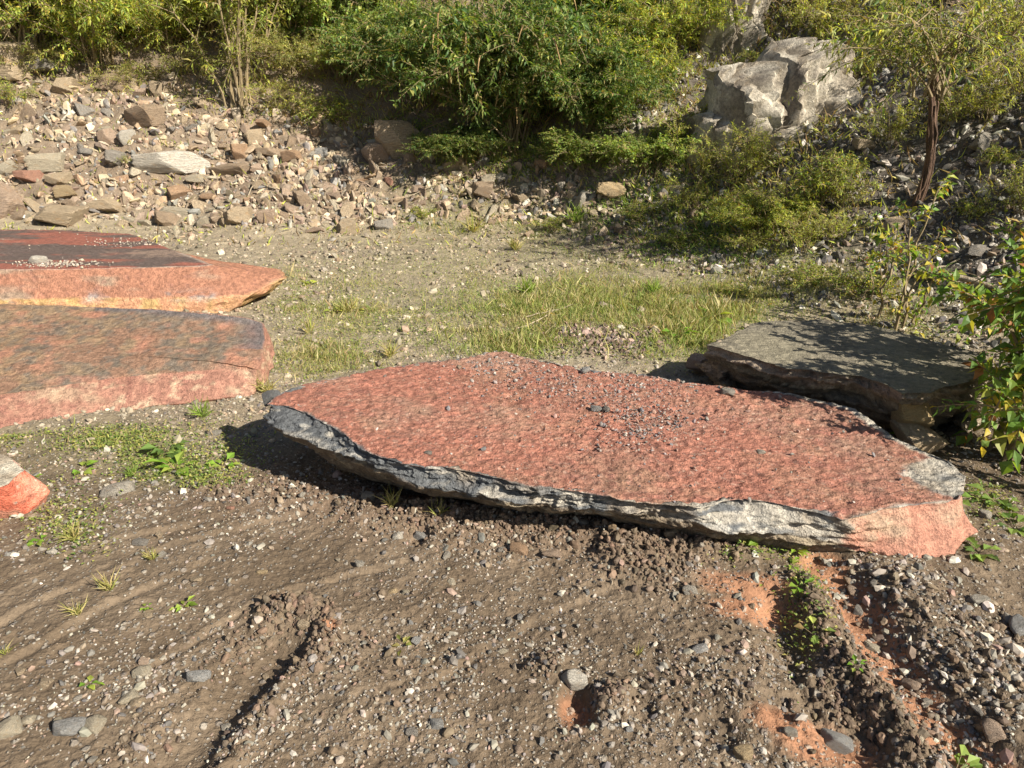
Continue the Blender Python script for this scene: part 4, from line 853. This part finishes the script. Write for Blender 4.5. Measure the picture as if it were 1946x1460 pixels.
B_olv = bush_mesh(5, 1.3, 1.1, 20, 20, .05, .0075, OLV, W5, gap=.03, droop=.12, shoot=(.12, .4))
B_olv2 = bush_mesh(6, 1.0, .9, 13, 13, .05, .0075, OLV + YG[:2], [3, 3, 3, 2, 2, 3, 3], gap=.034, droop=.1, shoot=(.12, .38))
B_thin = bush_mesh(7, 2.3, .75, 16, 15, .055, .0075, OLV + YG[:2], [3, 3, 3, 2, 1, 3, 3], upright=1.2, shoot=(.12, .35), bare=.12, droop=.1)
B_wisp = bush_mesh(9, 1.2, .72, 11, 13, .05, .0072, OLV + YG[:2], [3, 3, 3, 2, 1, 3, 3], upright=1.1, gap=.034, shoot=(.12, .36), bare=.1, droop=.08)
B_low = bush_mesh(8, .55, .6, 14, 11, .045, .007, YG + GR[:3], [3, 3, 3, 2, 1, 2, 2, 2], shoot=(.1, .3), droop=.1)
def BP(B, px, py, wpx, lab, rz=None, sy=1, **kw):
    g_ = G(px, py); s_ = pxm(g_) * wpx * 1.3 / (2 * (B[4] + .25)); rz = rnd.uniform(0, 6.3) if rz is None else rz
    return place_bush(B, g_ + Vector((0, 0, -.04)), (s_, s_, s_ * sy), rz, lab, **kw)
BUSH = [
 (B_yel, 60, 105, 300, 1, 'bright yellow-green shrub in the top left corner'), (B_yel, 195, 135, 230, 1, 'yellow-green shrub right of the corner one above the rubble'), (B_yel, 120, 15, 300, 1, 'yellow shrub cut by the top edge at far left'),
 (B_grn2, -60, 60, 260, 1, 'green shrub running out of the frame at the top left'), (B_olv, 285, 70, 230, 1, 'olive shrub between the left yellow one and the tall thin shrub'), (B_thin, 468, 205, 250, 1, 'tall thin-stemmed pale shrub rising above the rubble'),
 (B_olv, 340, -10, 260, 1, 'olive shrub at the top edge left of the tall thin shrub'), (B_grn2, 560, 100, 250, 1, 'green shrub right of the tall thin shrub'), (B_low, 620, 232, 170, .6, 'low yellow-green shrub creeping over the rubble toward the big tan boulder'),
 (B_olv2, 540, 215, 160, .7, 'low olive shrub at the foot of the tall thin one'), (B_grn, 500, -30, 280, 1, 'green shrub at the top edge above the tall thin shrub'),
 (B_grn, 690, 60, 300, 1, 'mid-green shrub left of the dark central bush'), (B_grn2, 720, 150, 210, .9, 'green shrub above the dark hollow left of the central bush'), (B_grn, 1130, 90, 300, 1, 'bright green shrub right above the central bush'),
 (B_grn2, 1010, -20, 300, 1, 'green shrub at the top edge above the central bush'), (B_grn, 820, -20, 300, 1, 'green shrub at the top edge left of centre'), (B_yel, 1240, 30, 260, 1, 'yellow-green shrub left of the upper cliff piece'), (B_yel, 1270, 110, 200, .9, 'yellow-green shrub hanging beside the pale outcrop'),
 (B_drk, 880, 310, 190, .55, 'dark low shrub below the left half of the central bush'), (B_grn2, 1120, 315, 200, .6, 'green shrub below the right half of the central bush'), (B_grn2, 1240, 335, 190, .7, 'mid-green shrub right of the central bush'),
 (B_wisp, 1290, 290, 130, 1.0, 'olive shrub at the left foot of the pale outcrop'), (B_wisp, 1390, 355, 160, .9, 'yellow-green shrub in front of the pale outcrop'), (B_wisp, 1490, 415, 150, .75, 'broad olive shrub on the scree below the outcrop'),
 (B_wisp, 1320, 405, 140, .7, 'green shrub left of the broad olive one below the outcrop'), (B_low, 1560, 380, 170, 1, 'yellowish shrub right of the broad olive one'), (B_wisp, 1580, 460, 120, .8, 'small olive shrub low on the scree'), (B_olv2, 1430, 480, 140, .6, 'lowest olive shrub at the foot of the right slope'),
 (B_wisp, 1640, 150, 110, .8, 'olive shrub right of the pale outcrop'), (B_wisp, 1900, 100, 150, 1, 'olive shrub in the top right corner'), (B_olv2, 1530, 40, 200, .9, 'olive shrub above the pale outcrop'), (B_wisp, 1790, 20, 150, 1, 'olive shrub at the top edge above the red-barked tree'),
 (B_olv2, 1930, 180, 170, .8, 'small olive shrub by the right edge above the pale grey rock'), (B_low, 1905, 300, 90, .8, 'tiny yellow shrub beside the pale grey rock at right'), (B_low, 25, 195, 100, .8, 'tiny yellow-green tuft on the rubble at the left edge'),
 (B_low, 240, 312, 44, .8, 'tiny sprout left of the long white slab'), (B_low, 1430, 130, 90, .8, 'small tuft between the two pale outcrops'), (B_low, 800, 408, 90, .5, 'small bright green weed at the foot of the rubble'), (B_low, 1235, 200, 100, .8, 'small tuft left of the pale outcrop'),
 (B_low, 1530, 545, 150, .6, 'low yellow shrub where the right slope meets the grass'), (B_low, 1640, 560, 150, .8, 'low yellow-green shrub behind the grey slab'), (B_low, 1400, 560, 120, .5, 'low green weed left of the yellow one at the slope foot'),
 (B_grn, 1540, -90, 300, 1, 'green shrub beyond the top edge at right'), (B_grn, 300, -110, 320, 1, 'green shrub beyond the top edge at left'),
]
BUSH += [(B_wisp, 1690, 270, 110, 1, 'wispy shrub left of the red-barked trunk'), (B_wisp, 1800, 240, 120, 1, 'wispy shrub right of the red-barked trunk'), (B_wisp, 1880, 220, 120, 1, 'wispy shrub above the pale grey rock at the right edge'), (B_wisp, 1430, 330, 130, 1, 'wispy shrub rising against the middle of the outcrop'), (B_wisp, 1340, 330, 120, 1, 'wispy shrub against the left face of the outcrop'), (B_wisp, 1600, 400, 120, 1, 'wispy shrub on the scree between outcrop and sapling'), (B_wisp, 1530, 480, 130, .8, 'wispy shrub near the foot of the right slope'), (B_yel, 1440, 440, 170, .7, 'yellow-green shrub low in front of the outcrop'), (B_wisp, 1560, 90, 120, 1, 'wispy shrub on the crest of the outcrop'), (B_wisp, 1940, 400, 120, 1, 'wispy shrub in the scree at the right edge'), (B_drk, 800, 195, 300, .8, 'dark green shrub joined to the left side of the central bush'), (B_drk, 1120, 250, 290, .8, 'dark green shrub joined to the right side of the central bush'), (B_olv, 90, 150, 130, .7, 'small olive shrub under the bright yellow-green corner shrub'), (B_yel, 330, 110, 180, .8, 'yellow-green shrub between the corner shrubs and the tall thin one'), (B_grn2, 680, 175, 170, .8, 'green shrub beside the dark hollow above the big tan boulder'), (B_olv, 560, 150, 170, .8, 'olive shrub right behind the foot of the tall thin one'), (B_olv, 400, 60, 200, .9, 'olive shrub directly behind the tall thin shrub'), (B_yel, 480, 60, 190, .8, 'yellow-green shrub behind the tall thin shrub, at right'), (B_grn2, 620, 10, 230, 1, 'green shrub at the top edge right of the tall thin shrub'), (B_olv, 640, 150, 190, .8, 'olive shrub above the creeping yellow-green one'),
 (B_olv2, 250, 165, 120, .7, 'small olive shrub at the crest of the rubble'), (B_olv2, 380, 150, 150, .8, 'small olive shrub left of the tall thin one at the rubble crest'), (B_yel, 1180, 200, 210, .9, 'yellow-green shrub on the right shoulder of the central bush'), (B_olv, 1290, -20, 230, 1, 'olive shrub at the top edge left of the upper cliff piece'),
 (B_olv2, 1620, 60, 190, .8, 'olive shrub at the top edge right of the upper cliff piece'), (B_olv2, 1690, 90, 170, .8, 'small olive shrub behind the red-barked tree'), (B_olv2, 1860, 120, 190, .8, 'olive shrub right of the crown of the red-barked tree'), (B_low, 1600, 330, 120, .8, 'tiny olive shrub left of the red-barked trunk'), (B_low, 1450, 300, 110, 1, 'tiny green shrub against the foot of the outcrop'),
 (B_low, 1220, 420, 120, .7, 'low green weed right of the squared pale block'), (B_low, 1300, 470, 130, .6, 'low yellow weed at the foot of the slope in the middle right'), (B_low, 1850, 400, 90, .8, 'tiny shrub in the dark scree at right'), (B_low, 1060, 435, 120, .5, 'low dry weed beneath the squared pale block')]
for B, px, py, wpx, sy, lab in BUSH: BP(B, px, py, wpx, lab, sy=sy)
# the big dark central bush, hung with spent flower spikes
e = BP(B_drk, 975, 285, 420, 'big dark green central bush hung with drooping brown flower spikes', sy=.95, rz=.4, name='flowering_bush', group=None)
M_SPK = bark_mat('flower_spike', (.22, .12, .05), (.5, .36, .16), 60)
rk = np.random.RandomState(9); tips = [t for t in B_drk[2] if t[0][2] > .4]
inv = Matrix.Rotation(.4, 3, 'Z')
vis = [t for t in tips if (inv @ Vector(t[0])).y < .1]; rk.shuffle(vis)
for (p, d_) in vis[:44]:
    L_ = rk.uniform(.10, .2); t = np.linspace(0, 1, 7)[:, None]; pts = p + d_ * L_ * .35 * t + np.array([0, 0, -1]) * L_ * t ** 1.5 + rk.randn(1, 3) * .02 * t
    V, T = tubes([(pts, .010, .004, 6)]); V += rk.randn(*V.shape) * .0016; mk('flower_spike', V, T, M_SPK, parent=e, smooth=True)

# red-barked tree on the right slope
def tree(px, py, hpx, crown, B, lab, r0, grp=None):
    g_ = G(px, py); hm = hpx * pxm(g_); e = link('tree', None); e.location = g_; tag(e, lab, 'tree', grp); rk = np.random.RandomState(int(px))
    t = np.linspace(0, 1, 12); pts = np.stack([.06 * np.sin(t * 5) - .03 * t, .03 * np.sin(t * 7) - .15 * t, -.15 + (hm + .2) * t], 1)
    paths = [(pts, r0, r0 * .62, 14)]
    for k in range(9):
        a = k * .7; off = np.array([math.cos(a), math.sin(a), 0]) * r0 * .75; n = rk.randint(6, 12); paths.append((pts[:n] + off + rk.randn(n, 3) * .008, r0 * .28, r0 * .16, 6))
    V, T = tubes(paths); mk('trunk', V, T, M_BARK, parent=e, smooth=True)
    c = link('crown', B[0], e); c.location = (pts[-1][0], pts[-1][1], hm - .1); c.scale = (crown,) * 3
    s = link('limbs', B[1], e); s.location = c.location; s.scale = c.scale; return e
B_tree = bush_mesh(12, .75, 1.15, 18, 11, .055, .0075, OLV + DG[:2] + YG[:1], [3, 4, 2, 3, 1, 2, 2, 1], droop=.25, upright=.3, bare=.2, gap=.036)
tree(1735, 385, 185, 1.0, B_tree, 'tree with red fibrous trunk and spreading olive crown on the right slope', .04)
# trees right of the frame whose shade falls on the slope and slabs
B_shade = bush_mesh(13, 2.6, 1.8, 15, 8, .11, .02, OLV + GR[:2], W5 + [2, 2], upright=.8, shoot=(.3, .8), gap=.06)
B_twig = bush_mesh(14, 2.2, 1.5, 12, 7, .06, .01, OLV, W5, upright=.8, shoot=(.5, 1.1), gap=.25)
for k, (x_, y_, B, s_, hm, lab) in enumerate([(7.2, 4.5, B_shade, .72, 1.5, 'leafy tree right of the frame shading the slope, front'), (9.0, 6.3, B_shade, 1.15, 1.6, 'leafy tree right of the frame shading the slope, rear'), (6.6, .4, B_twig, 1.0, 1.0, 'sparse twiggy tree right of the frame')]):
    z_ = h1(x_, y_); e = link('tree', None); e.location = (x_, y_, z_); tag(e, lab, 'tree', 'trees right of the frame')
    V, T = tubes([(np.stack([np.linspace(0, .1, 8), np.linspace(0, -.08, 8), np.linspace(-.2, hm + .1, 8)], 1), .09, .06, 10)]); mk('trunk', V, T, M_BARK, parent=e, smooth=True)
    c = link('crown', B[0], e); c.location = (.1, -.08, hm); c.scale = (s_,) * 3; l_ = link('limbs', B[1], e); l_.location = c.location; l_.scale = c.scale
# yellow-leaved sapling and the leafy bush at the right edge
LF = [(.10, .19, .035), (.16, .25, .05), (.30, .32, .06), (.42, .34, .06), (.30, .13, .05)]
B_sap = bush_mesh(15, 1.15, .30, 5, 8, .045, .013, LF, [3, 4, 4, 3, .3], upright=1.4, shoot=(.12, .3), gap=.035, bare=.05)
B_near = bush_mesh(16, .95, .50, 18, 15, .042, .0125, LF, [5, 5, 3, 2, .8], upright=.8, shoot=(.12, .32), gap=.024, bare=.15, droop=.25)
place_bush(B_sap, G(1712, 620), 1.0, .3, 'sapling with yellowing oval leaves behind the grey slab', 'sapling', None, 'sapling')
place_bush(B_sap, G(1665, 560), .6, 2.3, 'smaller yellow sapling left of the tall one', 'sapling', None, 'sapling')
place_bush(B_near, P(1955, 880), (1.1, 1.1, 1.12), .9, 'leafy green bush with yellow and red leaves at the right edge', 'bush', None, 'bush')
place_bush(B_near, Vector((3.0, 3.5, h1(3.0, 3.5))), (1.1, 1.1, 1.1), 2.9, 'leafy green bush behind the one at the right edge', 'bush', None, 'bush')

# ------------------------------------------------------------------ low growth
def blob_points(blobs, n):
    w_ = np.array([k * rx * ry for _, _, rx, ry, k in blobs], float); idx = r1.choice(len(blobs), n, p=w_ / w_.sum()); b = np.array([x_[:4] for x_ in blobs], float)[idx]
    px = b[:, 0] + r1.randn(n) * b[:, 2] * .62; py = b[:, 1] + r1.randn(n) * b[:, 3] * .62; x, y = cast(px, py); return x, y
FOOT = [poly, [(P(a, b, .2).x, P(a, b, .2).y) for a, b in [(500, 700), (0, 760), (-400, 820), (-400, 640), (0, 580), (400, 596), (505, 614)]], [(p.x, p.y) for p in O1s], [(P(a, b, .33).x, P(a, b, .33).y) for a, b in [(1345, 655), (1690, 733), (1828, 736), (1895, 690), (1700, 626), (1480, 608), (1382, 640)]]]
def clear(x, y):
    k = np.ones(len(x), bool)
    for f in FOOT: k &= ~inpoly(x, y, f)
    return k
def blades(name, x, y, hgt, wid, cols, lean=.45, seed=0):
    r_ = np.random.RandomState(seed); n = len(x); z = H(x, y); B = np.stack([x, y, z - .002], 1); D = unit(np.stack([r_.randn(n) * lean, r_.randn(n) * lean, np.ones(n)], 1)); U = unit(r_.randn(n, 3) + np.array([0, -.3, .3]))
    V, T, Cc = leaves(B, D, U, hgt, wid, cols, fold=.2, droop=.3); return mk(name, V, T, M_GRASS, np.clip(Cc, .01, .8))
x, y = blob_points(VEG, 110000); k = clear(x, y) & (r1.rand(len(x)) < np.clip(.4 + 1.9 * fbm(x * 3.5, y * 3.5, 90, 3), .04, 1)); x, y = x[k], y[k]; dd = np.hypot(x, y)
hg = .018 * np.exp(r1.randn(len(x)) * .5) * np.where((dd > 3.6) & (dd < 7), 1.5, 1) * (.6 + .8 * veg_weight(x, y))
tag(blades('grass', x, y, hg, hg * .035 + .0001 * dd, pick(r1, len(x), [(.24, .26, .08), (.34, .33, .12), (.46, .40, .22), (.13, .19, .05), (.38, .28, .15)], [3, 4, 5, 2, 3]), seed=1), 'short green and straw grass on the gravel flat', 'grass', kind='stuff')
x, y = blob_points([(1110, 575, 200, 34, 1), (1340, 585, 110, 34, 1), (980, 655, 120, 24, 1), (1280, 640, 90, 30, .8), (860, 420, 90, 22, .6), (1060, 430, 90, 28, .5)], 36000); k = clear(x, y) & (r1.rand(len(x)) < np.clip(.55 + 1.3 * fbm(x * 3, y * 3, 190, 3), .04, 1)); x, y = x[k], y[k]; hg = .040 * np.exp(r1.randn(len(x)) * .45)
tag(blades('grass', x, y, hg, hg * .03 + .0006, pick(r1, len(x), [(.22, .27, .07), (.30, .33, .10), (.40, .38, .16), (.15, .21, .05), (.40, .32, .15)], [4, 4, 3, 3, 2]), seed=11), 'thicker green grass patch behind the red slab', 'grass', kind='stuff')
x, y = blob_points(VEG, 80000); k = clear(x, y) & (r1.rand(len(x)) < np.clip(.5 + 1.3 * fbm(x * 4, y * 4, 93, 3), .05, 1)); x, y = x[k], y[k]; n = len(x); z = H(x, y)
V, T, Cc = leaves(np.stack([x, y, z + r1.rand(n) * .02], 1), unit(np.stack([r1.randn(n), r1.randn(n), .5 + .3 * r1.randn(n)], 1)), np.tile([[0, 0, 1.0]], (n, 1)), .008 + .012 * r1.rand(n), .003 + .003 * r1.rand(n), pick(r1, n, GR[:3] + OLV[:3] + YG[2:3], [2, 2, 2, 3, 3, 2, 1]))
tag(mk('ground_cover', V, T, M_LEAF, Cc), 'tiny leafy ground cover between the slabs', 'ground cover', kind='stuff')
x, y = blob_points([(1120, 640, 75, 26, 1), (1190, 650, 45, 22, 1), (1230, 470, 120, 26, .5)], 2600); k = clear(x, y); x, y = x[k], y[k]
tag(scatter_stones('litter', x, y, H(x, y) + .004, np.clip(.011 * np.exp(r1.randn(len(x)) * .5), .004, .03), pick(r1, len(x), [(.16, .11, .09), (.30, .21, .17), (.42, .34, .28), (.12, .10, .09)], [4, 3, 1.5, 2]), level=1, seed=17, rotn=.9, flat=(.15, .4), sink=.1), 'heap of brown flakes and litter in the grass behind the red slab', 'litter', kind='stuff')
# dry stalks and undergrowth over the hillside
px, py = px_scatter(90000, -200, 2150, -140, 470); kk = ((py < top_of_rubble(np.clip(px, 0, 1946)) + 25) & (px < 1500)) | ((px > 1200) & (px < 1600)) | (r1.rand(len(px)) < .14); px, py = px[kk], py[kk]; x, y = cast(px, py)
k = r1.rand(len(x)) < np.clip(.75 + 1.0 * fbm(x * .9, y * .9, 97, 3), .3, 1); x, y = x[k], y[k]; n = len(x); hg = .075 * np.exp(r1.randn(n) * .45)
tag(blades('undergrowth', x, y, hg, .004 + .005 * r1.rand(n), pick(r1, n, OLV + YG[:2] + [(.26, .18, .11), (.36, .27, .17)], [2, 2, 2, 2, 2, 2, 2, 4, 4]), lean=1.0, seed=2), 'dry stalks and small leaves covering the hillside under the shrubs', 'undergrowth', kind='stuff')
# grey scrub leaves under the central bush
x, y = blob_points([(960, 300, 110, 28, 1), (1080, 290, 90, 30, .8), (780, 240, 60, 20, .5), (1240, 380, 120, 40, .7), (1350, 440, 150, 50, .7)], 9000); n = len(x); hg = .06 * np.exp(r1.randn(n) * .3)
tag(blades('undergrowth', x, y, hg, .005 + .005 * r1.rand(n), pick(r1, n, GR[:3] + OLV[:2], [2, 2, 2, 2, 2]), lean=1.2, seed=3), 'small green weeds at the feet of the shrubs', 'undergrowth', kind='stuff')

def tuft(px, py, hpx, lab, col=((.26, .34, .07), (.18, .27, .05)), n=46, name='grass_tuft', broad=False):
    g_ = P(px, py) if py > 700 else G(px, py); g_.z = h1(g_.x, g_.y); L_ = hpx * pxm(g_); r_ = np.random.RandomState(int(px + py)); 
    if broad:
        n = max(8, n // 5); az = r_.rand(n) * 6.283; el = r_.uniform(.15, .9, n); D = np.stack([np.cos(az) * np.cos(el), np.sin(az) * np.cos(el), np.sin(el)], 1)
        st = D * (L_ * r_.uniform(.1, .6, n))[:, None]; V, T, Cc = leaves(st, unit(D * np.array([[1, 1, .3]])), np.tile([[0, 0, 1.0]], (n, 1)) + r_.randn(n, 3) * .2, L_ * r_.uniform(.4, .75, n), L_ * r_.uniform(.14, .26, n), pick(r_, n, col, [1] * len(col)), fold=.3, droop=.15)
        sv, stt = tubes([(np.stack([np.zeros(3), st[i] * .5, st[i]]), L_ * .012, L_ * .01, 4) for i in range(n)])
        e = link(name, None); e.location = g_; mk('leaves', V, T, M_LEAF, Cc, parent=e); mk('stalks', sv, stt, M_STEM, parent=e)
    else:
        az = r_.rand(n) * 6.283; D = unit(np.stack([np.cos(az) * r_.uniform(.1, 1.3, n), np.sin(az) * r_.uniform(.1, 1.3, n), np.ones(n)], 1)); B = r_.randn(n, 3) * L_ * .06; B[:, 2] = -.002
        V, T, Cc = leaves(B, D, unit(r_.randn(n, 3)), L_ * r_.uniform(.5, 1.1, n), np.full(n, L_ * .022 + .0004), pick(r_, n, col, [1] * len(col)), fold=.2, droop=.35); e = mk(name, V, T, M_GRASS, Cc); e.location = g_
    return tag(e, lab, 'weed' if broad else 'grass tuft', 'weeds and tufts on the ground')
DRYC = ((.45, .38, .18), (.36, .33, .12), (.28, .3, .08)); BRT = ((.24, .38, .05), (.17, .30, .04), (.34, .42, .08)); 
for a in [(385, 792, 42, 'green grass tuft in front of the rust slab at the shadow'), (505, 742, 40, 'grass tuft between the rust slab and the red slab tip', DRYC), (250, 900, 26, 'grass tuft above the pale flat stone'), (140, 1025, 34, 'pale grass tuft on the left mud', DRYC), (290, 1060, 26, 'dry grass wisp on the left mud', DRYC),
          (210, 1120, 40, 'dry brown wisp in the middle left mud', DRYC, 26), (150, 1170, 34, 'dry wisp with green at the left', DRYC, 26), (10, 1245, 26, 'grass at the left edge low down', DRYC, 20), (745, 975, 44, 'pale grass tuft in the clods before the slab', DRYC, 30), (830, 985, 42, 'yellow grass wisp beside the grey-blue stone', DRYC, 26), (898, 935, 26, 'single green blades at the slab edge'),
          (1210, 1250, 26, 'dry wisp in the lower mud', DRYC, 16), (660, 600, 40, 'tuft of straw on the gravel flat', DRYC), (590, 640, 46, 'thin straw stalks right of the rust slab', DRYC, 20), (1000, 560, 44, 'green tuft in the grass patch'), (1240, 560, 40, 'tuft standing in the bright grass patch'), (740, 760 - 80, 40, 'dry tuft behind the red slab', DRYC), (1425, 735, 22, 'tiny straw tuft on the back edge of the red slab', DRYC, 12), (900, 445, 44, 'reddish dry tuft at the rubble foot', DRYC), (1090, 425, 46, 'dry green tuft under the squared block'), (980, 480, 34, 'dry tuft on the gravel below the rubble', DRYC)]:
    tuft(*a)
for a in [(335, 893, 48, 'cluster of round bright green leaves beside the pale flat stone', BRT, 60), (425, 885, 30, 'two bright leaves right of the round-leaved cluster', BRT, 20), (320, 858, 40, 'feathery green weed above the round leaves', GR[:3], 90), (155, 895, 26, 'small green weed left of the pale flat stone', BRT, 50), (68, 1031, 20, 'tiny green sprout on the left mud', BRT, 40), (60, 905, 16, 'small sprout beside the corner rock', BRT, 30), (170, 1300, 22, 'bright sprout among pebbles at lower left', BRT, 24),
          (350, 1150, 22, 'pale green sprout in the middle left mud', BRT, 30), (278, 1155, 14, 'tiny sprout left of the pale one', BRT, 20), (765, 1228, 24, 'pale sprout in the gravel at bottom centre', DRYC, 24), (1365, 1027, 30, 'bright sprout at the foot of the red slab, left of three', BRT, 34), (1445, 1048, 34, 'bright sprout at the foot of the red slab, middle of three', BRT, 40), (1510, 1058, 28, 'bright sprout at the foot of the red slab, right of three', BRT, 50),
          (1500, 1085, 24, 'small weed below the three sprouts', BRT, 40), (1518, 1130, 34, 'pale broad weed in the gravel below the slab', BRT, 40), (1545, 1215, 36, 'reddish green broad weed at the edge of the hollow', GR[2:], 30), (1622, 1290, 22, 'small green weed on the bank left of the gully', BRT, 30), (1820, 1450, 44, 'dark green leaf cut by the bottom edge at right', GR[:3], 20), (1720, 830, 40, 'bright leaves between the red slab and the tan rock', BRT, 40), (1800, 960, 36, 'dim weeds behind the slab corner', GR[:3], 60),
          (1855, 1065, 34, 'weeds below the pink slab end', GR[:3], 60), (1890, 960, 40, 'dark weeds beside the slab end', GR[:3], 70), (1925, 1010, 34, 'small weeds at the right edge', GR[:3], 60), (1290, 640, 40, 'leafy weed left of the grey slab', BRT, 70), (1350, 605, 40, 'bright weed behind the left end of the grey slab', BRT, 70), (640, 600, 22, 'small yellow weed on the gravel flat', YG[:2], 30), (590, 545, 20, 'yellow weed beside the rear slab tip', YG[:2], 30), (700, 600, 26, 'reddish weed on the gravel flat', OLV, 30), (1040, 605, 30, 'reddish weed at the end of the dry sticks', OLV, 30)]:
    tuft(a[0], a[1], a[2], a[3], a[4], a[5], 'weed', True)

# ------------------------------------------------------------------ sticks
def stick(a, b, r_, lab, lift=.03, z=None):
    A = G(*a); Bq = G(*b); A.z += lift; Bq.z += lift * 1.5; k = 7; t = np.linspace(0, 1, k)[:, None]; q = np.random.RandomState(int(a[0])); pts = np.array(A) * (1 - t) + np.array(Bq) * t + np.cumsum(q.randn(k, 3) * .012, 0)
    pts = pts - pts[0]; V, T = tubes([(pts, r_, r_ * .5, 6)]); o = mk('stick', V, T, M_DRY, smooth=True); o.location = A; tag(o, lab, 'stick', 'dry sticks on the ground')
for a in [((980, 632), (1080, 582), .006, 'dry pale stick lying across the grass behind the red slab'), ((1000, 612), (1060, 600), .004, 'thin stick beside the pale stick in the grass'), ((1745, 525), (1830, 495), .012, 'pale stick on the scree above the sapling'), ((1760, 530), (1900, 560), .03, 'thick dark fallen branch on the scree at right'), ((870, 345), (915, 300), .008, 'dry stalk under the central bush, left'), ((1075, 345), (1135, 300), .008, 'dry stalk under the central bush, right'), ((1090, 330), (1040, 290), .008, 'dry stalk under the central bush, middle'),
          ((380, 370), (430, 320), .007, 'dry stalk on the left rubble below the white slab'), ((470, 375), (520, 310), .007, 'dry stalk on the rubble right of the white slab'), ((330, 175), (345, 100), .007, 'bare stalk standing at the top of the rubble'), ((90, 160), (190, 135), .007, 'dry twig below the upper left bush'), ((770, 385), (870, 340), .006, 'dry twig across the rubble by the central bush'), ((1540, 345), (1440, 250), .008, 'bare twig in front of the pale outcrop'), ((1960, 900), (1830, 780), .006, 'bare twig under the right edge bush')]:
    stick(*a)
